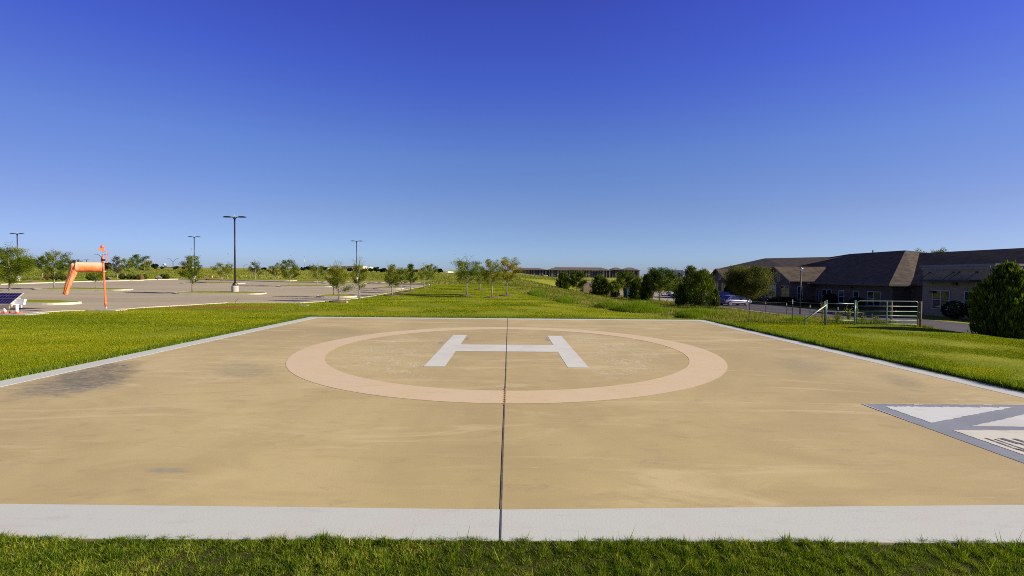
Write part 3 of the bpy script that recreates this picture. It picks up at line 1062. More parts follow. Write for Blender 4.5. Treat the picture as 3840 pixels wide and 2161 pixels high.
# rough weeds between lawn and fence
n = 150000
y = 23.6 + rng.random(n) ** 1.5 * 85
xr = np.interp(y, [23, 26, 29, 45, 62, 90, 120], [22.5, 22.5, 24.5, 26.4, 26.1, 24.2, 23])
xl = np.vectorize(tall_edge)(y)
xl = np.where(y > 88, -18, xl)
x = xl + (xr - xl) * rng.random(n)
cl = vnoise(x, y, .9, 21)
md = vnoise(x, y, 2.6, 22)
nearx = np.clip((x - xl) / 2.0, 0.25, 1)
h = (.26 + .20 * cl + .12 * md) * rng.uniform(.4, 1.25, n) * nearx
h = np.clip(h, .05, 1.1)
h = np.where((y < 26.5) & (x > 12.5), h * .75, h)
tint = .42 + .28 * vnoise(x, y, .6, 23) + rng.normal(0, .2, n) + np.where(vnoise(x, y, 1.3, 26) > .2, .22, 0)
blades('tall_weeds', x, y, h, (.012 + .0008 * y) * rng.uniform(.6, 1.5, n), tint, M['weed'], 'tall rough weeds and seed heads between the lawn and the wire fence', 'weeds', .55)
# lush bright clumps
cx = [(9.4, 33.5, 1.9, 2.6, .85), (8.2, 37.5, 1.2, 2.2, .6), (11.9, 29.0, 1.6, 1.5, .62), (10.8, 27.6, .8, .9, .4), (13.6, 29.5, 1.6, 1.4, .32), (15.8, 25.4, 1.0, .8, .3), (5.6, 45, 1.2, 3.5, .5), (3.6, 58, 1.2, 5, .6)]
X_, Y_, H_ = [], [], []
for (a, c, ra, rb, hh) in cx:
    m = 7000
    r0 = np.sqrt(rng.random(m))
    th = rng.uniform(0, 2 * np.pi, m)
    X_.append(a + ra * r0 * np.cos(th))
    Y_.append(c + rb * r0 * np.sin(th))
    H_.append(hh * (1 - .75 * r0 ** 2) * rng.uniform(.5, 1.15, m))
x, y, h = np.concatenate(X_), np.concatenate(Y_), np.concatenate(H_)
blades('lush_weed_clumps', x, y, h, .035 * rng.uniform(.6, 1.4, len(x)), rng.beta(2, 2, len(x)), M['lush'], 'taller bright green weed clumps at the lawn edge', 'weeds', .3)
# field beyond
n = 90000
y = 90 + rng.random(n) ** 2 * 260
x = rng.uniform(-1.15, .42, n) * y
k = ~((x < -10) & (x > -92) & (y < 112)) & ~((x > 22) & (y < 135))
x, y = x[k], y[k]
n = len(x)
big = vnoise(x * .5, y, .12, 31)
h = (.3 + .2 * big) * rng.uniform(.5, 1.3, n)
blades('field_grass', x, y, np.clip(h, .1, .8), .0016 * y * rng.uniform(.6, 1.4, n), .45 + .35 * big + rng.normal(0, .2, n), M['weed'], 'rough yellow green meadow rising to the horizon beyond the car park', 'meadow', .6)


# ------------------------------------------------------------------ trees
def rand_rot(n):
    v = rng.normal(size=(n, 3))
    return v / np.linalg.norm(v, axis=1)[:, None]


def leaf_quads(c, L, W, up=.35):
    """rhombic leaves about random axes"""
    n = len(c)
    a = rand_rot(n)
    b = np.cross(a, rand_rot(n))
    b /= np.linalg.norm(b, axis=1)[:, None] + 1e-9
    a[:, 2] *= .7
    L = (L * rng.uniform(.6, 1.3, n))[:, None]
    W = (W * rng.uniform(.6, 1.3, n))[:, None]
    V = np.empty((n, 4, 3))
    V[:, 0] = c - a * L / 2
    V[:, 1] = c + b * W / 2
    V[:, 2] = c + a * L / 2
    V[:, 3] = c - b * W / 2
    return V


ENV = {
    'oval': lambda t: max(0, math.sin(math.pi * min(1, .10 + .88 * t))) ** .8,
    'cone': lambda t: max(0, 1 - t) ** .75 * min(1, (t + .12) / .24),
    'vase': lambda t: min(1, (max(t, 0) / .45) ** .7) * (1 - max(0, (t - .6) / .4) ** 2 * .75),
    'round': lambda t: math.sqrt(max(0, 1 - (2 * t - 1) ** 2)) ** .8,
    'tuft': lambda t: min(1, (max(0, 1 - t) / .55) ** .8) * (.8 + .2 * min(1, t / .4)),
    'bush': lambda t: max(0, 1 - t) ** .5 * min(1, (t + .5) / .7),
    'low': lambda t: max(0, 1 - t) ** .6 * min(1, (t + .25) / .3),
}


def tree(name, label, px, D, ytop, hw, ycb, leaf='mid', style='oval', bare=0.0, dens=1.0, group=None, bark='bark', rk=1.0, nl=None, off=0.0, multi=0):
    x = atx(px, D, 1090)
    z = T(x, D)
    s = D / F
    H = max(1.0, atz(px, ytop, D) - z) * 1.04
    cr = hw * s * (1.02 if style == 'round' else 1.2)
    cb = max(.1 * H, atz(px, ycb, D) - z)
    cat = 'tree'
    o = thing(name, label, cat, (x, D, z), 0, group)
    tr = MB()
    r0 = (.022 + .0085 * H) * rk
    wig = [(rng.normal(0, .012) * H * k / 5 + off * s * (k / 5) ** 2, rng.normal(0, .012) * H * k / 5, H * .93 * k / 5) for k in range(6)]
    wig[0] = (0, 0, -.08)
    tr.tube(wig, [r0 * 1.25, r0, r0 * .8, r0 * .55, r0 * .35, r0 * .12], 7)

    def onaxis(h):
        k = min(4.999, max(0, h / (H * .93) * 5))
        i = int(k)
        a, b_ = Vector(wig[i]), Vector(wig[i + 1])
        p = a + (b_ - a) * (k - i)
        return Vector((p.x, p.y, h))
    nl = nl or (15 if D < 70 else 11)
    pts, wts, tb = [], [], []
    rt = max(.008, .00011 * D)
    for k in range(nl):
        u = (k + .5) / nl
        h0 = cb * .92 + (H * .9 - cb * .92) * u * .86
        az = k * 2.399 + rng.uniform(-.4, .4)
        h1 = h0 + (H - cb) * rng.uniform(.12, .26)
        t1 = min(.97, (h1 - cb) / (H - cb))
        rad = cr * ENV[style](t1) * rng.uniform(.85, 1.2)
        p0 = onaxis(h0)
        p2 = Vector((onaxis(min(h1, H * .9)).x + rad * math.cos(az), p0.y + rad * math.sin(az), min(h1, H)))
        pm = p0 + (p2 - p0) * .5 + Vector((0, 0, -.06 * rad))
        tr.tube([p0, pm, p2], [max(rt, r0 * .38 * (1 - .6 * u)), max(rt, r0 * .22), rt * .6], 5, False)
        bias = rng.uniform(-.34, .34)
        segs = [(p0, pm, .3), (pm, p2, 1.0)]
        for q in range(4):
            f = rng.uniform(.3, .95)
            a = p0 + (p2 - p0) * f
            e = a + Vector((math.cos(az + rng.uniform(-1.3, 1.3)), math.sin(az + rng.uniform(-1.3, 1.3)), rng.uniform(.1, .9))) * rad * rng.uniform(.22, .45)
            if e.z > H:
                e.z = H
            tr.tube([a, e], [rt * .8, rt * .4], 3, False)
            segs.append((a, e, 1.0))
        for a, e, wt in segs:
            pts.append((a, e, bias))
            wts.append(wt * max(.05, (e - a).length))
    # leader
    for q in range(7):
        a = onaxis(H * (.66 + .04 * q))
        az = rng.uniform(0, 6.28)
        e = a + Vector((math.cos(az), math.sin(az), 1.3)).normalized() * cr * rng.uniform(.2, .5) * (1 - .09 * q)
        e.z = min(e.z, H)
        tr.tube([a, e], [rt * .9, rt * .5], 3, False)
        pts.append((a, e, 0))
        wts.append(.6 * max(.05, (e - a).length))
    tr.build('trunk', M[bark], o, True)
    L = max(.085, .0021 * D)
    area = 1.5 * cr * (H - cb)
    n = int(min(42000, dens * 6.5 * area / (L * L * .5)))
    wts = np.array(wts) / np.sum(wts)
    pick = rng.choice(len(pts), n, p=wts)
    A = np.array([tuple(p[0]) for p in pts])[pick]
    B = np.array([tuple(p[1]) for p in pts])[pick]
    bi = np.array([p[2] for p in pts])[pick]
    f = rng.random(n)[:, None]
    c = A + (B - A) * f + rng.normal(0, .10 * cr + .03, (n, 3))
    t = (c[:, 2] - cb) / (H - cb)
    keep = rng.random(n) > np.clip((t - (1 - bare)) / max(bare, .01) * 3, 0, .93) if bare else np.ones(n, bool)
    keep &= c[:, 2] < H * 1.02
    c, bi = c[keep], bi[keep]
    V = leaf_quads(c, L, L * .55)
    np_mesh('crown', V, 4, np.clip(.45 + bi + rng.normal(0, .2, len(c)), 0, 1), M[leaf], o)
    return o


def cedar(name, label, px, D, ytop, hw, ybase=None, leaf='cedar', style='low', dens=1.0, group=None, off=0, L=None, tw=0, cat='tree', up=.45):
    x = atx(px, D, 1100)
    z = T(x, D)
    s = D / F
    H = atz(px, ytop, D) - z
    cr = hw * s * 1.15
    o = thing(name, label, cat, (x, D, z), 0, group)
    tr = MB().tube([(0, 0, -.1), (off * s * .3, 0, H * .5), (off * s, 0, H * .9)], [.07 + .02 * H, .05 + .01 * H, .015], 7)
    if tw:
        for k in range(tw):
            a = Vector((off * s + rng.uniform(-.3, .3) * cr, rng.uniform(-.3, .3) * cr, H * .85))
            e = a + Vector((rng.uniform(-.35, .35) * cr, rng.uniform(-.2, .2) * cr, H * rng.uniform(.12, .24)))
            tr.tube([a, e], [.02, .010], 3, False)
    tr.build('trunk', M['darkbark'], o, True)
    L = L or max(.16, .0042 * D)
    nb = int(150 * dens)
    c, d, bi = [], [], []
    lob = rng.uniform(.72, 1.15, 12)
    for k in range(nb):
        t = rng.random() ** 1.15
        az = rng.uniform(0, 2 * np.pi)
        lb = lob[int(az / (2 * np.pi) * 12) % 12] * rng.uniform(.72, 1.12)
        rr = cr * ENV[style](t) * lb * (rng.uniform(.55, 1) if rng.random() < .45 else 1)
        base = np.array([off * s * t + rr * .62 * math.cos(az), rr * .62 * math.sin(az), H * (t * .93)])
        spk = rng.uniform(0, .17) * H if rng.random() < .4 else 0
        tip = np.array([off * s * t + rr * math.cos(az), rr * math.sin(az), min(H * 1.02, H * (t * .93) + rr * .25 + .06 * H + spk)])
        m = int(34 * (1 + .4 * (1 - t)))
        f = rng.random((m, 1)) ** .8
        jit = rng.normal(0, 1, (m, 3)) * (.11 * cr + .03) * (1.15 - f)
        q = base + (tip - base) * f + jit
        q[:, 2] = np.maximum(q[:, 2], .03)
        c.append(q)
        dd = (tip - base) / (np.linalg.norm(tip - base) + 1e-6) + rng.normal(0, .38, (m, 3)) + np.array([0, 0, up])
        d.append(dd)
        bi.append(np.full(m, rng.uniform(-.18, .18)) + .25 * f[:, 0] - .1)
    c, d, bi = np.concatenate(c), np.concatenate(d), np.concatenate(bi)
    d /= np.linalg.norm(d, axis=1)[:, None]
    n = len(c)
    b_ = np.cross(d, rand_rot(n))
    b_ /= np.linalg.norm(b_, axis=1)[:, None] + 1e-9
    LL = (L * rng.uniform(.5, 1.3, n))[:, None]
    W = LL * .26
    V = np.empty((n, 4, 3))
    V[:, 0] = c - d * LL / 2
    V[:, 1] = c + b_ * W / 2
    V[:, 2] = c + d * LL / 2
    V[:, 3] = c - b_ * W / 2
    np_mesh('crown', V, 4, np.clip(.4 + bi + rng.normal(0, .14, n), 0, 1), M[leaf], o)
    return o


def ball(name, label, px, D, ytop, hw, ybot=None, leaf='hedge', cat='shrub', group=None, sy=1.0, zf=None, half=False):
    x = atx(px, D, 1120)
    z = zf if zf is not None else T(x, D)
    s = D / F
    H = atz(px, ytop, D) - z
    cr = hw * s
    o = thing(name, label, cat, (x, D, z), 0, group)
    MB().tube([(0, 0, -.05), (0, 0, H * .6)], [.05, .02], 6).build('stem', M['darkbark'], o)
    n = int(2600 + 500 * cr)
    u = rand_rot(n)
    rr = rng.uniform(.72, 1.0, n)[:, None] * (1 + .08 * np.sin(5 * u[:, :1] + 3 * u[:, 1:2]))
    c = u * rr * np.array([cr, cr * sy, H / 2]) + np.array([0, 0, H / 2])
    c[:, 2] = np.maximum(c[:, 2], .02)
    L = max(.09, .0030 * D)
    np_mesh('foliage', leaf_quads(c, L, L * .7), 4, rng.beta(2, 2, n), M[leaf], o)
    return o


def far_tree(label, px, D, ytop, hw, leaf='far', group='trees along the far field edge', flat_=1.0, ybase=None):
    x = atx(px, D, 1025)
    z = T(x, D)
    s = D / F
    H = max(2, atz(px, ytop, D) - z)
    cr = hw * s
    o = thing('field_tree', label, 'tree', (x, D, z), 0, group)
    MB().tube([(0, 0, -.3), (0, 0, H * .7)], [.25, .12], 6).build('trunk', M['darkbark'], o)
    k = 22
    cc = rand_rot(k) * np.array([cr * .68, cr * .68, H * .34]) * rng.uniform(.5, 1, (k, 1)) + np.array([0, 0, H * .56])
    n = 1500
    pick = rng.integers(0, k, n)
    rad = rng.uniform(.22, .42, k)
    c = cc[pick] + rand_rot(n) * (rad[pick] * min(cr, H * .6))[:, None] * rng.uniform(.6, 1.0, n)[:, None]
    c[:, 2] = np.clip(c[:, 2], .3, H)
    L = .0030 * D
    bi = rng.uniform(-.2, .2, k)[pick]
    np_mesh('crown', leaf_quads(c, L, L * .7), 4, np.clip(.45 + bi + rng.normal(0, .18, n), 0, 1), M[leaf], o)
    return o


GR = 'young trees planted in the car park islands'
GL = 'young trees planted in rows along the lawn'
GF = 'trees behind the car park'
tree('young_tree', 'broad young tree behind the solar panel at the left end of the car park', 36, 53, 912, 55, 1066, 'mid', 'oval', .2, 1.7, GR, 'greybark')
tree('young_tree', 'upright young tree on the long island just left of the windsock', 204, 57.5, 928, 31, 1050, 'mid', 'oval', .2, 1.0, GR, 'greybark')
tree('young_tree', 'small rounded tree hanging below the horizontal windsock sleeve', 358.6, 57.3, 1004, 25, 1056, 'mid', 'oval', 0, 1.1, GR)
tree('shade_tree', 'dark spreading tree with pale trunk beside the far left drive', 161, 98, 960, 25, 1014, 'dark', 'round', 0, 1.5, GF, 'greybark')
tree('shade_tree', 'tree with whitish trunk mostly hidden behind the broad young tree', 79, 86, 966, 30, 1020, 'mid', 'round', 0, 1.2, GF, 'greybark')
tree('shade_tree', 'rounded dark tree directly left of the elbow of the windsock', 261, 125, 965, 19, 1014, 'dark', 'round', .1, 1.3, GF)
tree('shade_tree', 'small palm like dark tree peeking over the windsock sleeve', 297, 160, 974, 13, 1012, 'dark', 'round', 0, 1.3, GF)
tree('young_tree', 'thin pale pointed tree just right of the windsock pole', 441, 91, 950, 20, 1030, 'grey', 'cone', .25, .75, GF, 'greybark')
tree('young_tree', 'faint twiggy sapling between the windsock pole and the pointed pale tree', 428, 118, 985, 13, 1025, 'grey', 'oval', .3, .6, GF, 'greybark')
tree('shade_tree', 'green round headed tree with white trunk beside the ornamental grasses', 472, 98, 966, 23, 1018, 'mid', 'round', .1, 1.1, GF, 'greybark')
tree('shade_tree', 'tallest dark tree with a ragged top left of the billboard', 517, 120, 951, 26, 1014, 'dark', 'oval', .12, 1.3, GF)
tree('young_tree', 'slim tree standing right in front of the billboard', 544, 112, 969, 13, 1018, 'mid', 'oval', .3, .8, GF, 'greybark')
tree('young_tree', 'dense green columnar tree left of the tallest lamp post', 721, 51.5, 952, 26, 1064, 'mid', 'oval', .12, 1.5, GR, 'bark', 1, 19)
tree('young_tree', 'light green open tree left of the tallest lamp post behind the orange tubes', 832, 80.5, 986, 25, 1036, 'light', 'vase', .05, .9, GR, 'greybark')
tree('young_tree', 'thin tree half hidden behind the light green open tree', 854, 98, 990, 13, 1030, 'light', 'oval', .1, .8, GF, 'greybark')
tree('young_tree', 'grey twiggy tree just right of the tallest lamp post', 957, 98, 971, 20, 1036, 'grey', 'oval', .3, .75, GR, 'greybark')
tree('young_tree', 'left one of the two small thin trees on the back corner island', 1024.7, 100, 993, 15, 1034, 'grey', 'oval', .2, .8, GR, 'greybark')
tree('young_tree', 'yellowish thin tree on the back corner island', 1044.5, 99, 979, 14, 1034, 'yellow', 'oval', .2, .8, GR, 'greybark')
tree('young_tree', 'dark full tree in the middle of the car park', 1085, 71.8, 966, 27, 1048, 'dark', 'oval', .2, 1.2, GR, 'greybark', 1, 17)
tree('young_tree', 'light feathery tree on the same island as the dark full tree', 1189.5, 71.8, 982, 22, 1050, 'light', 'vase', .3, .85, GR, 'greybark')
tree('young_tree', 'slender dark tree on the near island behind the leaning bushy tree', 1252, 46.5, 979, 22, 1080, 'mid', 'oval', .3, 1.0, GR)
tree('young_tree', 'lopsided bushy tree nearest the landing pad with low leafy branches on its right', 1269, 39, 973, 38, 1094, 'olive', 'low', .35, .9, GL, 'bark', 1.0, 18)
tree('young_tree', 'tree with a bare twiggy top in front of the far lamp post', 1348, 42, 955, 24, 1084, 'olive', 'oval', .42, 1.0, GL, 'greybark', 1.1)
tree('young_tree', 'first full tree at the lawn edge right of the twiggy topped tree', 1469.6, 50.7, 986, 27, 1074, 'olive', 'low', .15, 1.1, GL, 'greybark')
tree('young_tree', 'second tree in the lawn edge row between two fuller trees', 1505, 56.4, 998, 24, 1066, 'mid', 'oval', .15, 1.0, GL, 'greybark')
tree('young_tree', 'dark green pointed tree third in the lawn edge row', 1540, 60, 980, 20, 1064, 'dark', 'cone', .2, 1.5, GL, 'greybark')
tree('young_tree', 'tree with a greyish thin top fourth in the lawn edge row', 1590, 69, 982, 18, 1056, 'mid', 'oval', .4, 1.0, GL, 'greybark')
tree('young_tree', 'last rounded tree at the far end of the lawn edge row', 1616, 73.5, 987, 21, 1050, 'mid', 'vase', .1, 1.1, GL, 'greybark')
tree('young_tree', 'small tree behind the first full tree on the short lawn edge island', 1460, 66, 1012, 14, 1070, 'mid', 'oval', .2, .9, GR)
tree('young_tree', 'tallest tree in the middle lawn with a bare grey top', 1750, 51.8, 957, 39, 1058, 'mid', 'vase', .34, 1.2, GL, 'greybark', 1.1, 20)
tree('young_tree', 'smaller dark tree between the bare topped tree and the yellowing pair', 1799.6, 66.6, 992, 20, 1060, 'mid', 'oval', .15, 1.1, GL, 'greybark')
tree('young_tree', 'green and yellow tree left of the most yellow tree on the middle lawn', 1845.6, 49.3, 970, 32, 1064, 'olive', 'oval', .1, 1.2, GL, 'greybark', 1.1, 18)
tree('young_tree', 'most yellow tree at the right end of the middle lawn with a leaning trunk', 1900, 52.6, 961, 33, 1058, 'yellow', 'vase', .1, 1.1, GL, 'greybark', 1.1, 18, 6)
tree('young_tree', 'tiny sapling at the far left foot of the bare topped tree', 1722, 92, 1040, 10, 1060, 'mid', 'oval', .1, .9, GL)
# mulch rings
b = MB()
for px, D in ((1750, 51.8), (1845.6, 49.3), (1900, 52.6), (1469.6, 50.7), (1505, 56.4), (1540, 60), (1269, 39), (1799.6, 66.6), (1590, 69)):
    x_ = atx(px, D, 1090)
    mm = MB().lathe([(.95 + rng.uniform(-.15, .15), -.02), (.75, .08), (.3, .14), (.05, .13)], 14, (0, 0, 0)).build('mulch_bed', M['mulch'], None, True, (x_, D, T(x_, D)))
    tag(mm, kind='structure')

# right-hand plants
GC = 'plants along the drive fence'
cedar('cedar_tree', 'narrow dark cedar at the left end of the fence line', 2112, 101, 1024, 31, group=GC, L=.32, style='bush', dens=1.5)
tree('shade_tree', 'big rounded dark tree left of the tan enclosure wall', 2163, 97, 1016, 29, 1086, 'dark', 'round', 0, 3.0, GC, 'darkbark', 1, 22)
cedar('cedar_tree', 'pointed cedar in front of the tan enclosure wall', 2248, 94, 1034, 38, group=GC, L=.32, style='bush', dens=1.5)
cedar('leafy_shrub', 'bushy shrub between the pointed cedar and the lollipop tree', 2304, 89, 1056, 24, group=GC, leaf='mid', style='round', L=.28, cat='shrub')
tree('shade_tree', 'lollipop shaped dark tree on a thin trunk above the wooden fence brace', 2341, 92, 1017, 31, 1086, 'dark', 'round', 0, 3.0, GC, 'darkbark', 1, 20)
cedar('cedar_tree', 'full dark cedar right of the wooden fence brace', 2388, 80, 1046, 35, group=GC, L=.28, style='bush', dens=1.5)
cedar('cedar_tree', 'slim cedar touching the left side of the round tree by the kerb', 2424, 77, 1030, 26, group=GC, L=.28, style='bush', dens=1.5)
tree('shade_tree', 'round headed tree with a bare trunk in the middle of the fence line', 2475, 75, 1004, 48, 1102, 'dark', 'round', .04, 3.0, GC, 'darkbark', 1, 26)
cedar('leafy_shrub', 'small leafy shrub between the round headed tree and the largest cedar', 2541, 95, 1040, 20, group=GC, leaf='mid', style='round', L=.28, cat='shrub')
cedar('cedar_tree', 'twiggy topped dark cedar behind the largest cedar', 2590, 63, 1002, 48, group=GC, tw=12, leaf='dark', dens=1.8, L=.24, style='bush')
cedar('cedar_tree', 'largest bright green cedar left of the silver car', 2632, 58.5, 1014, 64, group=GC, dens=2.4, L=.22, style='bush')
cedar('cedar_tree', 'low cedar skirt at the left foot of the largest cedar', 2552, 60, 1066, 24, group=GC, L=.22, dens=.8)
cedar('cedar_tree', 'small cedar leaning towards the tail of the silver car', 2686, 57.5, 1084, 15, group=GC, L=.2, dens=.7)
tree('shade_tree', 'round grey green tree on a single trunk in front of the silver car', 2803, 50, 1000, 66, 1116, 'grove', 'round', .03, 5.0, GC, 'greybark', .8, 46)
cedar('cedar_tree', 'huge dark bush at the right edge of the picture by the lawn', 3782, 20.6, 1000, 94, group=GC, dens=4.6, L=.22, style='tuft', up=.9)
tree('shade_tree', 'treetop showing above the roof valley of the brick building', 3490, 86, 930, 42, 990, 'mid', 'round', .1, 1.0, GC, 'bark')

# ornamental grasses behind the car park
def fountain(label, px, D, ytop, hw, leaf='fount', group='ornamental grasses behind the car park'):
    x = atx(px, D, 1040)
    z = T(x, D)
    H = atz(px, ytop, D) - z
    cr = hw * D / F
    o = thing('ornamental_grass', label, 'plant', (x, D, z), 0, group)
    for nm, n, lf, hh in (('blade_tuft', 1500, leaf, .9),):
        a = rng.uniform(0, 2 * np.pi, n)
        rr = np.sqrt(rng.random(n))
        bx, by = .25 * cr * rr * np.cos(a), .25 * cr * rr * np.sin(a)
        tx, ty = cr * rr * np.cos(a), cr * rr * np.sin(a)
        tz = H * (1 - .55 * rr ** 2) * rng.uniform(.75, 1.05, n)
        wd = .0009 * D
        pa = rng.uniform(0, 6.28, n)
        dx, dy = np.cos(pa) * wd, np.sin(pa) * wd
        mx_, my_, mz_ = bx + (tx - bx) * .55, by + (ty - by) * .55, tz * .72
        V = np.stack([np.stack([bx, by, 0 * bx], 1), np.stack([mx_ + dx, my_ + dy, mz_], 1), np.stack([tx, ty, tz], 1), np.stack([mx_ - dx, my_ - dy, mz_], 1)], 1)
        np_mesh(nm, V, 4, rng.beta(2, 2, n), M[lf], o)
    return o


for lab, px, D, yt, hw, lf in (
        ('tan tipped grass clump left of the upright tree by the windsock', 181, 92, 1022, 14, 'tan'), ('dark green grass clump behind the upright tree by the windsock', 205, 90, 1026, 16, 'fount'),
        ('green grass clump between the upright tree and the windsock sleeve', 236, 90, 1028, 13, 'fount'), ('green grass clump below the windsock sleeve', 338, 92, 1026, 14, 'fount'),
        ('pale seeded clump right of the windsock pole', 404, 92, 1038, 13, 'flower'), ('dark grass clump under the green round headed tree', 459, 96, 1024, 12, 'fount'),
        ('green grass clump right of the green round headed tree', 484, 96, 1027, 11, 'fount'), ('short green grass clump in the middle of the grass row', 502, 96, 1029, 8, 'fount'),
        ('green grass clump left of the tan clump', 519, 96, 1029, 9, 'fount'), ('tan clump between two green grass clumps', 532, 95, 1030, 8, 'tan'),
        ('green grass clump at the right end of the grass row', 543, 96, 1027, 9, 'fount'), ('pale flowering clump left of the wide dark grass clump', 595, 99, 1035, 12, 'flower'),
        ('left half of the wide dark grass pair behind the car park', 611, 101, 1026, 12, 'fount'), ('right half of the wide dark grass pair behind the car park', 626, 101, 1026, 10, 'fount')):
    fountain(lab, px, D, yt, hw, lf)
# small plants at the gate
def stalk(label, px, D, ytop, hw, leaf, nst=6, group='weedy plants beside the gate'):
    x = atx(px, D, 1190)
    z = T(x, D)
    H = atz(px, ytop, D) - z
    cr = hw * D / F
    o = thing('weedy_plant', label, 'plant', (x, D, z), 0, group)
    tr = MB()
    c = []
    for k in range(nst):
        a = rng.uniform(0, 6.28)
        e = Vector((cr * math.cos(a) * rng.uniform(.3, 1), cr * math.sin(a) * rng.uniform(.3, 1), H * rng.uniform(.6, 1)))
        m = Vector((e.x * .35, e.y * .35, e.z * .6))
        tr.tube([(0, 0, -.03), m, e], [.008, .006, .004], 4, False)
        for q in range(22):
            f = rng.uniform(.25, 1)
            p = m * (f / .6) if f < .6 else m + (e - m) * ((f - .6) / .4)
            c.append(tuple(p + Vector(rng.normal(0, .03, 3))))
    tr.build('stem', M['bark'], o)
    c = np.array(c)
    np_mesh('foliage', leaf_quads(c, .085, .04), 4, rng.beta(2, 2, len(c)), M[leaf], o)


stalk('tall yellowish weed left of the gate panel', 3083, 24.5, 1125, 12, 'yellow')
stalk('leafy weed with pale leaves inside the gate panel', 3182, 24.2, 1142, 18, 'light', 8)
stalk('low bushy weed in the middle of the gate panel', 3140, 24, 1168, 22, 'olive', 9)
stalk('yellow flowered weed touching the gate hinge', 3212, 24.3, 1150, 8, 'yellow', 4)
stalk('green weed behind the left part of the farm gate', 3235, 26, 1170, 14, 'light', 8)
stalk('low weed behind the middle of the farm gate', 3285, 26, 1180, 18, 'olive', 8)
# crape myrtle flower stalks above the fence shrubs
for px, D, yt, lab in ((2416, 84, 1000, 'pink flowering stalks rising left of the round headed tree'), (2556, 84, 1007, 'pink flowering stalks rising left of the largest cedar')):
    stalk(lab, px, D, yt, 12, 'pinkflower', 9, 'pink flowering plants behind the fence line')

# far field trees
FT = [(1137, 1001, 14), (1158, 999, 17), (1116, 1006, 8), (1180, 1003, 14), (1215, 1001, 16), (1240, 1006, 10), (1312, 1006, 16), (1340, 1008, 16), (1366, 1009, 13), (1390, 1006, 12), (1412, 1002, 17), (1440, 1006, 14),
      (1648, 1008, 15), (957, 1006, 21), (1056, 1008, 9), (990, 1018, 12), (580, 988, 14), (661, 998, 13), (608, 1003, 5), (689, 1007, 7), (1430, 1008, 12)]
FL = ['dark tree in the far clump directly right of the distant mast', 'tallest dark tree of the far clump under the distant mast', 'small far tree at the left end of the clump under the distant mast', 'far tree left of the light feathery tree',
      'far round tree just left of the peach hotel block', 'small far tree in front of the left end of the peach hotel', 'far tree hiding the foot of the peach hotel', 'far tree right below the cream end of the hotel',
      'low far tree behind the twiggy topped tree', 'far tree right of the twiggy topped tree', 'big far oak with a rounded top left of the lawn edge row', 'far oak directly behind the first full lawn edge tree',
      'far rounded tree right of the last lawn edge tree', 'far bush shaped tree behind the grey twiggy tree', 'far tree behind the yellowish thin tree', 'low far tree before the white warehouse end',
      'far pointed tree right of the billboard', 'far round green tree before the orange fascia', 'tiny far tree left of the white and blue sign', 'tiny far tree at the orange end of the store', 'far oak between the two lawn edge oaks']
for (px, yt, hw), lab in zip(FT, FL):
    far_tree(lab, px, 330 + 12 * (px % 5), yt, hw)
for k, (px, yt, hw, D, lab) in enumerate(((2455, 1016, 14, 420, 'far tree left of the distant parked cars on the right'), (2515, 1022, 14, 430, 'low far tree above the distant parked cars'), (2548, 1023, 12, 430, 'far tree left of the white flat roofed building'),
                                       (115, 968, 22, 190, 'dark far tree filling the gap left of the spreading tree'), (95, 975, 18, 200, 'dark far tree behind the broad young tree'), (60, 972, 24, 210, 'far tree at the left edge behind the broad young tree'), (20, 975, 25, 215, 'far tree at the very left edge'), (225, 978, 14, 180, 'far tree behind the upright tree by the windsock'),
                                       (405, 982, 14, 230, 'dark far tree right behind the windsock pole'), (350, 978, 14, 190, 'pale topped far tree above the windsock sleeve'), (535, 992, 14, 230, 'far tree below the billboard'), (1560, 1017, 9, 420, 'small far tree between the lawn edge trees'))):
    far_tree(lab, px, D, yt, hw, 'far', 'distant trees at the horizon')
#--PART4--
# ------------------------------------------------------------------ lamp posts
def lot_lamp(label, px, D, ytop, base=True):
    x = atx(px, D, 1000)
    z = T(x, D)
    H = atz(px, ytop, D) - z
    o = thing('parking_lamp', label, 'lamp post', (x, D + .3, z), 0, 'double headed lamp posts in the car park')
    MB().lathe([(.36, -.1), (.36, .86), (.33, .92)], 20).build('concrete_base', M['slab'], o, False)
    MB().lathe([(.27, .92), (.27, 1.02), (.22, 1.2), (.11, 1.24)], 16).build('base_cover', M['black'], o)
    MB().tube([(0, 0, 1.2), (0, 0, H - .12)], [.085, .075], 12).build('pole', M['black'], o, True)
    b = MB().lathe([(.10, 0), (.14, .06), (.12, .2), (.05, .26)], 12, (0, 0, H - .25))
    b.build('pole_cap', M['black'], o, True)
    for sx_ in (-1, 1):
        hb = MB()
        hb.tube([(sx_ * .05, 0, H - .2), (sx_ * .22, 0, H - .02), (sx_ * .42, 0, H + .02)], [.05, .045, .04], 8)
        n = 18
        vs, fs = [], []
        for zz, k in ((H - .05, .94), (H - .03, 1.0), (H + .03, .95), (H + .09, .55)):
            vs += [(sx_ * (.80 + .50 * k * math.cos(2 * math.pi * q / n)), .26 * k * math.sin(2 * math.pi * q / n), zz) for q in range(n)]
        for r in range(3):
            fs += [(r * n + q, r * n + (q + 1) % n, (r + 1) * n + (q + 1) % n, (r + 1) * n + q) for q in range(n)]
        fs += [tuple(range(n))[::-1], tuple(3 * n + q for q in range(n))]
        hb.add(vs, fs)
        hb.build('lamp_head', M['black'], o, True)
    MB().lathe([(.03, 0), (.035, .1), (.05, .14), (.05, .24), (.01, .28)], 10, (0, 0, H)).build('light_sensor', M['bulb'], o, True)


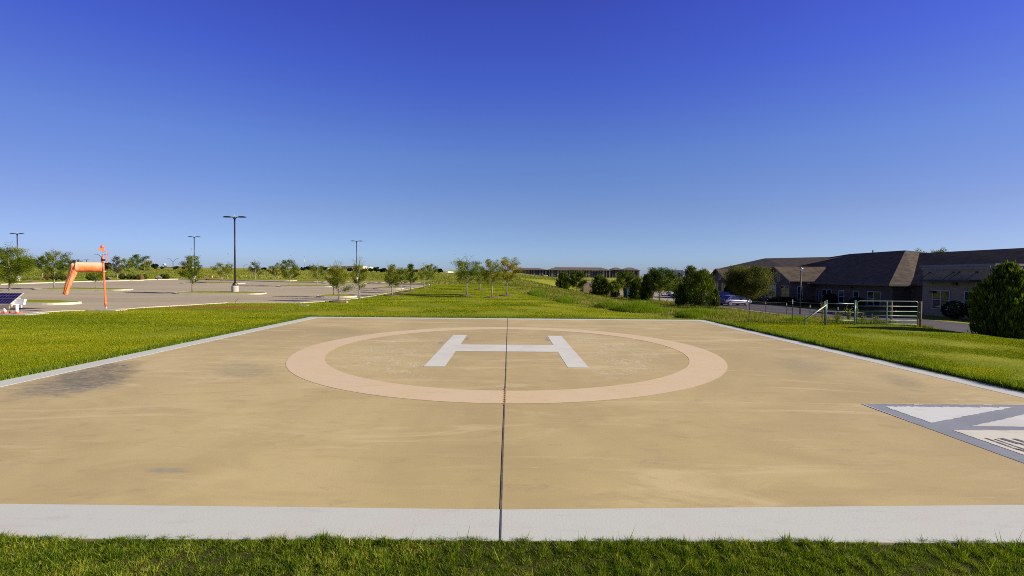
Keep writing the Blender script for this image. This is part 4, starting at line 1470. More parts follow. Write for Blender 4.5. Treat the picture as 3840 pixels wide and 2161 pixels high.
lot_lamp('tallest double headed black lamp post on a concrete base in the car park', 875, 51.6, 813)
lot_lamp('black double lamp post rising behind the dense columnar tree', 725.5, 96, 888)
lot_lamp('black double lamp post beside the twiggy topped tree', 1335.5, 99, 904)
lot_lamp('black double lamp post behind the broad tree at the far left', 60, 87, 876)


def street_light(label, px, D, ytop, arms=2, span=2.2, drop=1.1):
    x = atx(px, D, 1000)
    z = T(x, D)
    H = atz(px, ytop, D) - z
    o = thing('street_light', label, 'street light', (x, D, z), 0, 'street lights along the far road')
    MB().tube([(0, 0, -.2), (0, 0, H - drop)], [.17, .11], 8).build('pole', M['black'], o, True)
    for s_ in ((-1, 1) if arms == 2 else (1,)):
        MB().tube([(0, 0, H - drop), (s_ * span * .45, 0, H - drop * .35), (s_ * span * .8, 0, H - .05), (s_ * span * 1.1, 0, H)], [.09, .08, .07, .06], 6).build('arm', M['black'], o, True)
        MB().box((s_ * span * 1.25, 0, H), (.8, .3, .14)).build('lamp_head', M['galv'], o)


street_light('thin double armed street light behind the top of the windsock', 380.5, 170, 954, 2, 1.7, 1.0)
street_light('double armed street light in front of the red fascia store', 649, 250, 970, 2, 2.2, 2.0)
street_light('double armed street light just left of the tallest lamp post', 868, 330, 984, 2, 2.4, 2.4)
street_light('single armed street light in front of the white warehouse', 914.5, 330, 991, 1, 2.2, 1.4)
street_light('tiny distant street light above the middle of the windsock sleeve', 325, 240, 973, 2, .8, .3)


def mast(label, px, D, ytop):
    x = atx(px, D, 1000)
    z = T(x, D)
    H = atz(px, ytop, D) - z
    o = thing('high_mast_light', label, 'mast', (x, D, z), 0, 'high mast lights on the horizon')
    MB().tube([(0, 0, 0), (0, 0, H)], [.28, .14], 8).build('pole', M['galv'], o, True)
    MB().lathe([(.5, -.1), (1.9, -.05), (1.9, .35), (.5, .45)], 12, (0, 0, H)).build('lamp_ring', M['galv'], o)


mast('distant high mast rising behind the second lamp post', 719, 700, 931)
mast('distant high mast left of the tallest lamp post', 858.5, 700, 951)
mast('distant high mast above the far tree clump', 1142, 650, 961)

# ------------------------------------------------------------------ signs, tubes
x = atx(560, 560, 1000)
z = T(x, 560)
o = thing('billboard', 'orange and cream billboard on a single post behind the trees', 'billboard', (x, 560, z))
zt_, zb_ = atz(560, 977, 560) - z, atz(560, 987, 560) - z
MB().tube([(0, 0, 0), (0, 0, zb_)], [.55, .5], 10).build('post', M['steelpost'], o)
wb = 13 * 560 / F
MB().b2(-wb, wb, -.4, .4, zb_, zt_).build('panel', M['poster'], o)
b = MB()
for (u0, u1, v0, v1) in ((-.55, .35, .55, .75), (-.45, .3, .25, .42), (.2, .6, .7, .98)):
    b.b2(-wb + (u0 + 1) * wb, -wb + (u1 + 1) * wb, -.44, -.41, zb_ + v0 * (zt_ - zb_), zb_ + v1 * (zt_ - zb_))
b.build('lettering', M['posterlight'], o)
x = atx(617, 520, 1000)
z = T(x, 520)
o = thing('pole_sign', 'small white and blue roadside sign in front of the beige store', 'sign', (x, 520, z))
q = lambda y: atz(617, y, 520) - z
MB().tube([(0, 0, 0), (0, 0, q(993))], .3, 8).build('post', M['steelpost'], o)
MB().lathe([(.2, 0), (1.0, .05), (1.45, .6), (1.45, 1.5), (1.0, 2.0), (.2, 2.05)], 16, (0, 0, q(996))).build('round_panel', M['signwhite'], o, True)
MB().b2(-1.1, 1.1, -1.6, -1.47, q(993), q(991)).build('lettering', M['signdark'], o)
MB().b2(.2, 2.9, -.35, .35, q(1002), q(997.5)).build('blue_panel', M['signblue'], o)

for px, D, yt, lab in ((774.6, 99, 1031, 'left orange and white channelizer tube at the back kerb'), (796, 98, 1032.5, 'middle orange and white channelizer tube leaning slightly at the back kerb'), (831, 95, 1038.5, 'orange and white tube hidden at the foot of the light green open tree')):
    x = atx(px, D, 1040)
    z = T(x, D) + .02
    H = 1.05
    o = thing('channelizer_tube', lab, 'traffic marker', (x, D, z), 0, 'orange channelizer tubes')
    MB().lathe([(.2, 0), (.2, .08), (.1, .1)], 12).build('base', M['black'], o)
    MB().lathe([(.13, .1), (.105, .6), (.09, H - .05), (.05, H)], 12).build('tube', M['orange'], o, True)
    for zz in (.42, .70):
        MB().lathe([(.124 - zz * .022, zz), (.121 - zz * .022, zz + .12)], 12).build('reflective_band', M['whiteband'], o, True)
x = atx(812, 100, 1050)
o = MB().b2(-2.0, 1.6, -.15, .15, 0, .1).build('fallen_barrier_board', M['steelpost'], None, False, (x, 99.5, T(x, 99.5) + .03))
tag(o, 'dark low board lying between the orange tubes', 'board')
p = gp(886, 1139)
o = MB().tube([(0, 0, -.1), (-.05, 0, .2), (.02, 0, .24), (.17, 0, .42)], [.014, .014, .014, .012], 6).build('bent_stake', M['steelpost'], None, True, p)
tag(o, 'bent thin metal stake at the lawn edge in front of the car park', 'stake')
p = gp(868, 1136)
o = MB().b2(-.35, .35, -.2, .2, -.05, .03).build('utility_cover', M['rust'], None, False, p)
tag(o, 'flat rusty cover lying in the grass beside the bent stake', 'cover')
p = gp(1142, 1146)
o = MB().b2(-.3, .3, -.22, .22, -.05, .035).build('ground_plate', M['slab'], None, False, p)
tag(o, 'pale flat lid set in the lawn left of the bushy tree', 'cover')
p = gp(1300, 1136)
o = MB().lathe([(.10, -.03), (.14, .03), (.11, .10), (.03, .13)], 9).build('pale_rock', M['slab'], None, True, p)
tag(o, 'small pale rock beside the mulch of the bushy tree', 'rock')

# ------------------------------------------------------------------ windsock
WX, WD = atx(397.5, 28.3, 1160), 28.3
k = WD / F
wz = T(WX, WD)
tag(MB().b2(-.85, .95, -.45, .4, -.2, .05).build('windsock_slab', M['slab'], None, False, (WX, WD, wz)), kind='structure')
ws = thing('windsock', 'orange windsock hanging limp from a tall orange pole on a concrete slab', 'windsock', (WX, WD, wz + .05))
h = lambda y: atz(397, y, WD) - wz - .05
lean = -.14
ax_ = lambda z: lean * z / 4.2
b = MB().tube([(0, 0, -.02), (ax_(.2), 0, .2)], .055, 12)
b.build('pole_foot', M['galv'], ws, True)
b = MB().tube([(ax_(.18), 0, .18), (ax_(.3), 0, .3), (ax_(.31), 0, .31), (ax_(.45), 0, .45), (ax_(.46), 0, .46), (ax_(h(1020)), 0, h(1020))], [.058, .058, .072, .072, .052, .044], 12)
b.tube([(ax_(h(1020)), 0, h(1020)), (ax_(h(977)), 0, h(977))], [.048, .048], 12)
b.tube([(ax_(h(975)), 0, h(975)), (ax_(h(958)), 0, h(958))], [.030, .030], 10)
b.lathe([(.06, 0), (.06, .09)], 10, (ax_(h(974)), 0, h(974)))
b.build('pole', M['orange'], ws, True)
MB().tube([(ax_(h(958)), 0, h(958)), (ax_(h(948)), 0, h(948))], .02, 8).build('conduit', M['galv'], ws, True)
b = MB()
for yy in (1018.5, 984):
    b.lathe([(.055, -.015), (.13, -.012), (.13, .012), (.055, .015)], 14, (ax_(h(yy)), 0, h(yy)))
b.build('swivel_collar', M['galv'], ws)
MB().lathe([(.05, 0), (.12, .02), (.07, .05), (.13, .09), (.04, .11)], 12, (ax_(h(979)) + .0, 0, h(979))).build('bearing', M['black'], ws)
lx = ax_(h(935))
lb = MB().b2(lx - .075, lx + .075, -.075, .075, h(946), h(930)).build('lamp_box', M['orange'], ws)
vis = MB()
y0_, y1_, zt_, zb_ = -.10, .10, h(931), h(939)
vis.add([(lx - .07, y0_, zt_), (lx - .22, y0_, zt_ - .03), (lx - .34, y0_, zb_), (lx - .07, y0_, zb_), (lx - .07, y1_, zt_), (lx - .22, y1_, zt_ - .03), (lx - .34, y1_, zb_), (lx - .07, y1_, zb_)], [(0, 1, 2, 3), (7, 6, 5, 4), (0, 4, 5, 1), (1, 5, 6, 2), (2, 6, 7, 3), (0, 3, 7, 4)])
vis.build('lamp_visor', M['orange'], ws)
MB().lathe([(.09, 0), (.10, .03), (.085, .1), (.05, .15), (.01, .17)], 12, (lx, 0, h(930))).build('beacon', M['redorange'], ws, True)
rx = lx + .19
MB().tube([(lx + .07, 0, h(944)), (rx, 0, h(944)), (rx + .03, 0, h(984)), (rx - .02, 0, h(985))], .022, 8).build('side_tube', M['redorange'], ws, True)
MB().b2(rx - .08, rx + .1, -.05, .05, h(986), h(984)).build('tube_foot', M['redorange'], ws)
# sleeve: horizontal barrel, elbow and hanging tail
cx0 = ax_(h(1003)) - .06
zc = (h(985.5) + h(1021.5)) / 2
ra = (h(984.8) - h(1022.3)) / 2
path = []
LS = 1.66
for q in range(20):
    f = q / 19
    path.append((cx0 - LS * f, zc + .01 * math.sin(f * 3), ra * (.97 + .03 * math.sin(f * 9)), ra * .95, 0.0))
n = 32
vs, fs = [], []
for i, (xx, zz, rz_, ry_, _) in enumerate(path):
    for q in range(n):
        a = 2 * math.pi * q / n
        dr_ = 1 + .010 * math.sin(5 * a + i * .9) + .008 * math.sin(i * 1.9 + 3 * a)
        sh = -.10 * (1 if i > 17 else 0) * (-math.sin(a) * .5)
        vs.append((xx + sh, ry_ * dr_ * math.cos(a), zz + rz_ * dr_ * math.sin(a)))
for i in range(len(path) - 1):
    fs += [(i * n + q, i * n + (q + 1) % n, (i + 1) * n + (q + 1) % n, (i + 1) * n + q) for q in range(n)]
fs.append(tuple(range(n)))
# tail
ex, ez = cx0 - LS, zc
tail = []
T0 = Vector((ex + .02, 0, ez + ra * .55))
T1 = Vector((atx(247, WD, 1100) - WX, 0, h(1103)))
dirv = (T1 - T0).normalized()
nrm_ = Vector((-dirv.z, 0, dirv.x))
m0 = len(vs)
NS = 22
for i in range(NS):
    f = i / (NS - 1)
    c_ = T0 + (T1 - T0) * f + nrm_ * (.02 * math.sin(f * 7))
    wdt = .27 * (1 - f) + .15 * f
    if i == 0:
        wdt = .20
    if i == 1:
        wdt = .27
    dep = wdt * (.75 + .25 * f)
    for q in range(n):
        a = 2 * math.pi * q / n
        fold = 1 + (.05 * math.sin(4 * a + f * 5) + .04 * math.sin(7 * a - f * 9)) * (1 - .6 * f)
        pt = c_ + nrm_ * (wdt * fold * math.cos(a))
        vs.append((pt.x, dep * fold * math.sin(a), pt.z))
for i in range(NS - 1):
    fs += [(m0 + i * n + q, m0 + i * n + (q + 1) % n, m0 + (i + 1) * n + (q + 1) % n, m0 + (i + 1) * n + q) for q in range(n)]
fs.append(tuple(m0 + q for q in range(n))[::-1])
MB().add(vs, fs).build('sleeve', M['sock'], ws, True)
b = MB()
sp = []
for i in range(2, NS):
    f = i / (NS - 1)
    c_ = T0 + (T1 - T0) * f
    wdt = .31 * (1 - f) + .155 * f
    dep = wdt * (.75 + .25 * f)
    sp.append((c_.x, -dep * 1.08 - .012, c_.z))
b.tube(sp, .011, 5)
b.tube([Vector((T1.x, 0, T1.z)) + nrm_ * (.165 * math.cos(a)) + Vector((0, .165 * math.sin(a), 0)) for a in np.linspace(0, 2 * math.pi, 18)], .013, 5, False)
b.build('seam', M['seam'], ws, True)
b = MB()
b.tube([(cx0, ra * math.cos(a), zc + ra * math.sin(a)) for a in np.linspace(0, 2 * math.pi, 25)], .016, 6, False)
b.tube([(cx0, 0, zc + ra), (ax_(h(984)), 0, h(984))], .014, 6)
b.tube([(cx0, 0, zc - ra), (ax_(h(1018)), 0, h(1018))], .014, 6)
b.build('hoop', M['galv'], ws, True)

ws.rotation_euler = (0, 0, R(40))
for ch in ws.children:
    if ch.name.split('.')[0] in ('sleeve', 'seam', 'hoop', 'lamp_visor', 'lamp_box', 'side_tube', 'tube_foot'):
        for v in ch.data.vertices:
            v.co.x *= .74
# ------------------------------------------------------------------ solar panel
SD = 25.0
SX = atx(64, SD + .15, 1170)
sz = T(SX, SD)
tag(MB().b2(-3.2, 1.1, -.5, .75, -.2, .05).build('solar_slab', M['slab'], None, False, (SX, SD, sz)), kind='structure')
sp_ = thing('solar_panel', 'blue solar panel on white pipe legs with a white equipment box at the left edge', 'solar panel', (SX, SD, sz + .05))
hh = lambda py, D=SD: atz(60, py, D) - sz - .05
xr = atx(38, 25.03, 1143) - SX          # right edge
zb_, zt_ = hh(1143, 25.0), hh(1099.5, 25.75)
dy = .72
dz_ = zt_ - zb_
slope = math.atan2(dz_, dy)
ln = math.hypot(dy, dz_)
pw = 1.68
fr = MB()
fr.box((-pw / 2, 0, 0), (pw, ln, .045))
f_o = fr.build('panel_frame', M['alu'], sp_)
f_o.location = (xr, dy / 2 + .02, (zb_ + zt_) / 2)
f_o.rotation_euler = (slope, 0, 0)
b = MB()
b.add([(-pw + .035, -ln / 2 + .035, .0255), (-.035, -ln / 2 + .035, .0255), (-.035, ln / 2 - .035, .0255), (-pw + .035, ln / 2 - .035, .0255)], [(0, 1, 2, 3)])
b.build('solar_cells', M['cells'], f_o)
# sheet metal housing under the panel
zz = zb_ - .02
b = MB()
b.add([(xr - pw + .1, .03, zz), (xr - .02, .03, zz), (xr - .18, .12, zz - .21), (xr - pw + .1, .12, zz - .21), (xr - pw + .1, .6, zz + .36), (xr - .02, .6, zz + .36), (xr - .18, .6, zz - .17), (xr - pw + .1, .6, zz - .17)], [(0, 1, 2, 3), (4, 7, 6, 5), (1, 5, 6, 2), (3, 2, 6, 7), (0, 4, 5, 1), (0, 3, 7, 4)])
b.build('housing', M['cream'], sp_)
for lx_ in (atx(18.5, SD + .15, 1170) - SX, 0.0, atx(18.5, SD + .15, 1170) - SX - .75):
    lg = MB().tube([(lx_, .15, .06), (lx_, .15, .22), (lx_, .15, .225), (lx_, .15, .48)], [.065, .065, .058, .058], 14).build('leg', M['whitepaint'], sp_, True)
    MB().b2(lx_ - .15, lx_ + .15, 0, .3, 0.012, .05).build('base_plate', M['redorange'], lg)
    b = MB()
    for ux, uy in ((-.12, .03), (.12, .03), (-.12, .27), (.12, .27)):
        b.tube([(lx_ + ux, uy, .05), (lx_ + ux, uy, .12)], .022, 6)
    b.build('anchor_bolt', M['redorange'], lg)
MB().tube([(0, .15, .47), (xr + .02, .02, zb_ + .03)], .022, 6).build('strut', M['whitepaint'], sp_, True)
MB().b2(-.46, .02, .32, .40, hh(1155.5), hh(1147)).b2(-.48, -.36, .32, .42, hh(1155), hh(1131)).build('bracket', M['whitepaint'], sp_)
zc_ = (hh(1124.5) + hh(1146)) / 2
eb = MB().box((0, 0, 0), (.62, .10, .33), 0, 0, 0).build('equipment_box', M['whitepaint'], sp_)
eb.location = (0.0, .3, zc_ + .0)
eb.rotation_euler = (-.3, -.06, -.1)

# ------------------------------------------------------------------ brick building on the right
FL_ = -1.25
bd = thing('brick_building', 'long single storey brick building with dark shingled hip roofs and two front gables', 'building', (43, 60, FL_))
OX, OY = 43, 60


def L(p):
    return (p[0] - OX, p[1] - OY, p[2] - FL_)


def bpart(name, mb, mat, parent=None):
    mb.v = [L(p) for p in mb.v]
    return mb.build(name, M[mat], parent or bd)


B0 = FL_ - .5
# walls of the main wing
bpart('wall', MB().b2(43.5, 60, 52.6, 66.6, B0, 1.75), 'stucco')
bpart('wall', MB().b2(45.6, 60, 48.2, 52.6, B0, 1.6), 'stucco')
# tall parapet wing (near)
w_ = MB().b2(43.0, 48.6, 41.0, 48.2, B0, 3.30)
w_ = bpart('wall', w_, 'tanbrick')
c_ = MB().b2(42.88, 45.3, 40.88, 48.32, 3.30, 3.55)
c_.b2(42.78, 45.4, 40.78, 48.42, 3.55, 3.76)
bpart('cornice', c_, 'lightTrim')
bpart('wall', MB().b2(45.4, 60, 26, 41.0, B0, 1.7), 'stucco')
# canopy on rods
cp = bpart('canopy', MB().b2(41.9, 43.0, 42.2, 47.9, 2.08, 2.3), 'steelpost')
for yy_ in (47.4, 44.9, 44.3, 42.6):
    rod = MB().tube([(41.98, yy_, 2.28), (42.99, yy_, 3.02)], .03, 6)
    bpart('rod', rod, 'steelpost', cp)
    cp2 = MB().b2(42.93, 42.998, yy_ - .1, yy_ + .1, 2.96, 3.10)
    bpart('rod_bracket', cp2, 'steelpost', cp)
# far high wing
bpart('wall', MB().b2(46.0, 62, 76.6, 103, B0, 4.0), 'tanbrick')
c_ = MB().b2(45.88, 49.0, 76.48, 103, 3.72, 4.02)
bpart('cornice', c_, 'lightTrim')
bpart('wall', MB().b2(45.2, 60, 66.6, 76.6, B0, 2.5), 'stucco')


def roofpoly(name, polys, th=.16, mat='shingle'):
    mb = MB()
    for q in polys:
        mb.slabpoly(q, th)
    return bpart(name, mb, mat)


# main roof: front slope, near hip, far hip
E, RZ = 1.72, 6.1
r1 = roofpoly('roof', [[(42.6, 66.6, E), (42.6, 52.0, E), (52, 61, RZ), (52, 71, RZ), (44.8, 72.5, 2.75)][::-1],
                  [(42.6, 52.0, E), (45.6, 52.0, E), (53.8, 60.9, 5.72), (52, 61, RZ)][::-1],
                  [(52, 61, RZ), (53.8, 60.9, 5.72), (62, 61, 5.0), (62, 75, 5.0), (53, 76.6, 5.86), (52, 71, RZ)][::-1]])
bpart('gutter', MB().b2(42.5, 42.62, 52.0, 66.6, E - .2, E - .01), 'trim')
bpart('gutter', MB().b2(42.5, 45.6, 51.84, 51.98, E - .2, E - .01), 'trim')
# near wing roof
roofpoly('roof', [[(45.0, 52.0, 1.73), (45.0, 24, 1.73), (53.8, 24, 5.6), (53.8, 60.9, 5.74)][::-1]])
roofpoly('roof', [[(53.8, 60.9, 5.74), (53.8, 24, 5.6), (64, 24, 1.7), (64, 60.9, 1.7)][::-1]])
# far wing roof
roofpoly('roof', [[(45.4, 103.5, 4.05), (45.4, 76, 4.05), (53, 76.6, 5.88), (53, 96.5, 6.4)][::-1],
                  [(45.4, 76, 4.05), (44.8, 72.5, 2.74), (52, 71, RZ - .02), (53, 76.6, 5.88)][::-1],
                  [(45.4, 103.5, 4.05), (53, 96.5, 6.4), (64, 96.5, 6.4), (64, 103.5, 4.05)],
                  [(53, 76.6, 5.88), (64, 76.6, 4.5), (64, 96.5, 5.0), (53, 96.5, 6.4)][::-1]])
# roof vent hump, small pipe
bpart('roof_vent', MB().tube([(52, 66.5, 6.1), (52, 66.5, 6.45)], .07, 8), 'trim')


def gable(yc, hw, xf, ztop, ze, xback, mat='brick'):
    mb = MB()
    y0, y1 = yc - hw, yc + hw
    mb.add([(xf, y0, B0), (xf, y1, B0), (xf, y1, ze), (xf, yc, ztop - .22), (xf, y0, ze), (xback, y0, B0), (xback, y1, B0), (xback, y1, ze), (xback, yc, ztop - .22), (xback, y0, ze)],
           [(0, 4, 3, 2, 1), (0, 5, 9, 4), (1, 2, 7, 6), (5, 6, 7, 8, 9)])
    wl_ = bpart('gable_wall', mb, mat)
    ov = .55
    sl = (ztop - ze) / hw
    mb = MB()
    mb.slabpoly([(xf - .45, yc, ztop), (xback + 3.4, yc, ztop), (xback + .6, y0 - ov, ze - sl * ov + .18), (xf - .45, y0 - ov, ze - sl * ov + .18)], .14)
    mb.slabpoly([(xf - .45, yc, ztop), (xf - .45, y1 + ov, ze - sl * ov + .18), (xback + .6, y1 + ov, ze - sl * ov + .18), (xback + 3.4, yc, ztop)], .14)
    rf = bpart('gable_roof', mb, 'shingle')
    mb = MB()
    for sg in (-1, 1):
        ye = yc + sg * (hw + ov)
        zz0 = ze - sl * ov + .02
        mb.add([(xf - .50, yc, ztop - .02), (xf - .50, ye, zz0 + .14), (xf - .50, ye, zz0 - .12), (xf - .50, yc, ztop - .30),
                (xf - .44, yc, ztop - .02), (xf - .44, ye, zz0 + .14), (xf - .44, ye, zz0 - .12), (xf - .44, yc, ztop - .30)], [(0, 1, 2, 3), (7, 6, 5, 4), (0, 4, 5, 1), (2, 6, 7, 3), (1, 5, 6, 2)])
    bpart('bargeboard', mb, 'trim', rf)
    return wl_


gable(69.6, 3.6, 40.0, 4.05, 2.05, 44.0)
gable(89.2, 3.6, 40.0, 4.05, 2.05, 46.0)


def window(axis, c0, ya, yb, za, zb, parent=None, cols=1, rows=2, blind=0.0):
    """window on a wall facing -X at x=c0 (axis 'x') between ya..yb, za..zb"""
    fr = MB()
    t_, dp = .07, .06
    def bx(a0, a1, b0, b1, d0, d1):
        if axis == 'x':
            fr.b2(c0 - d1, c0 - d0, a0, a1, b0, b1)
        else:
            fr.b2(a0, a1, c0 - d1, c0 - d0, b0, b1)
    bx(ya - t_, yb + t_, zb, zb + t_, .003, dp)
    bx(ya - t_, yb + t_, za - t_, za, .003, dp + .03)
    bx(ya - t_, ya, za, zb, .003, dp)
    bx(yb, yb + t_, za, zb, .003, dp)
    for q in range(1, cols):
        m = ya + (yb - ya) * q / cols
        bx(m - .05, m + .05, za, zb, .02, dp - .004)
    for q in range(1, rows):
        m = za + (zb - za) * q / rows
        for p_ in range(cols):
            a0 = ya + (yb - ya) * p_ / cols + (.05 if p_ else 0)
            a1 = ya + (yb - ya) * (p_ + 1) / cols - (.05 if p_ < cols - 1 else 0)
            bx(a0, a1, m - .03, m + .03, .02, dp - .008)
    wobj = bpart('window', fr, 'frame', parent)
    pn = MB()
    if axis == 'x':
        pn.b2(c0 - .018, c0 - .004, ya, yb, za, zb)
    else:
        pn.b2(ya, yb, c0 - .018, c0 - .004, za, zb)
    bpart('pane', pn, 'glass', wobj)
    if blind > 0 and axis == 'x':
        bl = MB()
        k_ = 7
        for q in range(k_):
            a0 = ya + (yb - ya) * (q + .12) / k_
            a1 = ya + (yb - ya) * (q + .7 + .2 * math.sin(q * 2.3)) / k_
            bl.b2(c0 - .024, c0 - .0185, a0, a1, zb - (zb - za) * blind, zb - .01)
        bpart('blind', bl, 'blind', wobj)
    return wobj


yx = lambda px, X: X * F / (px - 1908 + 0.0)
for (p0, p1, y0_, y1_, X, cols, rows, bl) in ((2888.5, 2913.5, 1072, 1118, 40.0, 2, 2, .25), (2936, 2963, 1073.5, 1120, 40.0, 2, 2, 0), (2921, 2929, 1032, 1054, 40.0, 1, 1, 0),
                                       (2681, 2696, 1062, 1098, 40.0, 2, 2, 0), (2708, 2724, 1063, 1099, 40.0, 2, 2, 0), (2699, 2705, 1032, 1048, 40.0, 1, 1, 0),
                                       (3068, 3077, 1085, 1128, 43.5, 1, 2, 0), (3090, 3124, 1088, 1132, 43.5, 2, 2, 0), (3154, 3172, 1090.5, 1134, 43.5, 1, 2, 0), (3209, 3228, 1093, 1136, 43.5, 1, 2, 0), (3263, 3310, 1096, 1146, 43.5, 2, 2, 0),
                                       (3510.5, 3572, 1092, 1158, 43.0, 2, 2, 0), (3632, 3690, 1095, 1160, 43.0, 2, 2, 0)):
    Ya, Yb = yx(p1, X), yx(p0, X)
    ym = (Ya + Yb) / 2
    pm = (p0 + p1) / 2
    window('x', X, Ya, Yb, atz(pm, y1_, ym), atz(pm, y0_, ym), None, cols, rows, bl)
# side windows and door
window('y', 66.0, 41.0, 41.7, -.7, 1.1)
dr_ = bpart('door', MB().b2(45.53, 45.598, 49.6, 50.6, FL_, .9), 'trim')
bpart('door_pane', MB().b2(45.512, 45.529, 49.75, 50.45, -.9, .75), 'glass', dr_)
for (X, Yc, zc2) in ((42.998, 47.0, 1.05), (39.998, 68.2, 1.0), (43.498, 58.9, 1.2), (42.998, 44.6, 1.9)):
    bpart('wall_lamp', MB().b2(X - .22, X, Yc - .2, Yc + .2, zc2 - .1, zc2 + .12), 'black')
bpart('downspout_elbow', MB().b2(42.35, 42.49, 65.6, 66.3, 1.56, 1.72), 'whitepaint')

GH = 'dark clipped shrubs along the brick building'
ball('clipped_shrub', 'round clipped shrub in front of the wide window left of the gate', 3112, 60, 1100, 24, group=GH, zf=FL_)
ball('clipped_shrub', 'round clipped shrub between the two middle windows', 3213, 56, 1116, 24, group=GH, zf=FL_)
ball('clipped_shrub', 'largest round clipped shrub right of the gate post', 3578, 42, 1129, 38, group=GH, zf=FL_)
ball('clipped_shrub', 'round clipped shrub half hidden by the huge dark bush', 3660, 41, 1128, 34, group=GH, zf=FL_)
ball('clipped_hedge', 'low dark hedge under the front gable windows', 2930, 66, 1114, 50, cat='hedge', group=GH, zf=FL_)
ball('clipped_hedge', 'tall dark shrub hiding the entrance beside the farther gable', 2752, 82, 1060, 34, cat='hedge', group=GH, zf=FL_)
ball('clipped_hedge', 'low dark hedge behind the gate panel', 3030, 62, 1128, 40, cat='hedge', group=GH, zf=FL_)

# lantern post
x = atx(3003, 47, 1050)
z = T(x, 47)
H_ = atz(3003, 1003, 47) - z
o = thing('lantern_post', 'slim post lantern with a clear glass head in front of the brick building', 'lamp post', (x, 47, z))
MB().tube([(0, 0, -.05), (0, 0, H_ - .42)], [.06, .045], 10).build('pole', M['black'], o, True)
MB().lathe([(.07, 0), (.09, .06), (.05, .1)], 10, (0, 0, H_ - .48)).build('collar', M['black'], o, True)
MB().lathe([(.08, 0), (.115, .30), (.05, .31)], 12, (0, 0, H_ - .38)).build('lantern_glass', M['lampglass'], o, True)
MB().lathe([(.28, 0), (.12, .06), (.07, .16), (.01, .2)], 14, (0, 0, H_ - .16)).build('lantern_hood', M['galv'], o, True)

# ------------------------------------------------------------------ cars
def car(label, x, y, z, rz, paint, kind='coupe', name='parked_car'):
    o = thing(name, label, 'car', (x, y, z), rz, 'cars parked by the brick building')
    Lh = 2.32
    if kind == 'coupe':
        prof = [(-2.32, .42, .62), (-2.28, .30, .78), (-1.95, .22, .90), (-1.2, .2, .95), (-.3, .18, .93), (.6, .18, .90), (1.3, .2, .84), (1.9, .22, .74), (2.2, .26, .62), (2.32, .34, .5)]
        cab = [(-1.75, .93), (-1.05, 1.30), (-.3, 1.40), (.25, 1.36), (1.15, .92)]
    else:
        prof = [(-2.32, .42, .8), (-2.28, .32, 1.0), (-1.9, .26, 1.06), (-1.0, .24, 1.06), (0, .22, 1.04), (.8, .22, 1.02), (1.4, .24, .98), (1.9, .26, .9), (2.2, .3, .78), (2.32, .38, .6)]
        cab = [(-2.15, 1.06), (-1.9, 1.62), (-.4, 1.72), (.3, 1.66), (1.2, 1.02)]
    b = MB()
    n = 12
    rings = []
    for xx, zl, zh in prof:
        e = abs(xx) / 2.32
        hw = .89 * (1 - .16 * e ** 4)
        m = (zl + zh) / 2
        ring = []
        for q in range(n):
            a = 2 * math.pi * (q + .5) / n
            ca, sa = math.cos(a), math.sin(a)
            sx_ = math.copysign(abs(ca) ** .45, ca)
            sz_ = math.copysign(abs(sa) ** .55, sa)
            tz = m + sz_ * (zh - zl) / 2
            ring.append((xx, hw * sx_ * (1 - .06 * max(0, sz_)), tz))
        rings.append(ring)
    vs = [p for r in rings for p in r]
    fs = []
    for i in range(len(rings) - 1):
        fs += [(i * n + q, i * n + (q + 1) % n, (i + 1) * n + (q + 1) % n, (i + 1) * n + q) for q in range(n)]
    fs += [tuple(range(n))[::-1], tuple((len(rings) - 1) * n + q for q in range(n))]
    b.add(vs, fs)
    body = b.build('body', M[paint], o, True)
    # cabin: dark glass with painted roof and pillars
    g = MB()
    k = len(cab)
    zbase = cab[0][1] - .05
    vs, fs = [], []
    for sg in (-1, 1):
        vs += [(cx_, sg * (.80 - .24 * (cz - zbase) / .7), cz) for cx_, cz in cab]
    fs.append(tuple(range(k)))
    fs.append(tuple(range(2 * k - 1, k - 1, -1)))
    for i in range(k):
        j = (i + 1) % k
        fs.append((i, k + i, k + j, j))
    g.add(vs, fs)
    g.build('glasshouse', M['glass'], o)
    r = MB()
    for i in range(1, k - 2):
        (xa, za), (xb, zb2) = cab[i], cab[i + 1]
        wa, wb2 = .81 - .24 * (za - zbase) / .7, .81 - .24 * (zb2 - zbase) / .7
        r.slabpoly([(xa, -wa, za + .02), (xb, -wb2, zb2 + .02), (xb, wb2, zb2 + .02), (xa, wa, za + .02)], .05)
    for sg in (-1, 1):
        for i, j in ((0, 1), (k - 2, k - 1)):
            (xa, za), (xb, zb2) = cab[i], cab[j]
            wa, wb2 = .815 - .24 * (za - zbase) / .7, .815 - .24 * (zb2 - zbase) / .7
            r.tube([(xa, sg * wa, za), (xb, sg * wb2, zb2)], .045, 6)
    r.build('roof', M[paint], o)
    for wx in (-1.38, 1.36):
        for sg in (-1, 1):
            wh = MB().tube([(wx, sg * .70, .32), (wx, sg * .90, .32)], .33, 18).build('wheel', M['tyre'], o)
            MB().tube([(wx, sg * .895, .32), (wx, sg * .915, .32)], .21, 14).build('rim', M['rim'], wh)
    for sg in (-1, 1):
        MB().box((-2.20, sg * .70, .70), (.2, .34, .17), sg * .3).build('tail_light', M['redlens'], o)
        MB().box((2.16, sg * .62, .58), (.2, .34, .13), -sg * .4).build('headlight', M['clearlens'], o)
        MB().box((.75, sg * .93, .98 if kind == 'coupe' else 1.12), (.16, .16, .11)).build('mirror', M[paint], o)
        MB().box((0, sg * .895, .40), (2.2, .02, .05)).build('sill_trim', M['whitepaint' if kind == 'coupe' else 'black'], o)
    MB().box((-2.325, 0, .62), (.03, .5, .13)).build('number_plate', M['plate'], o)
    return o


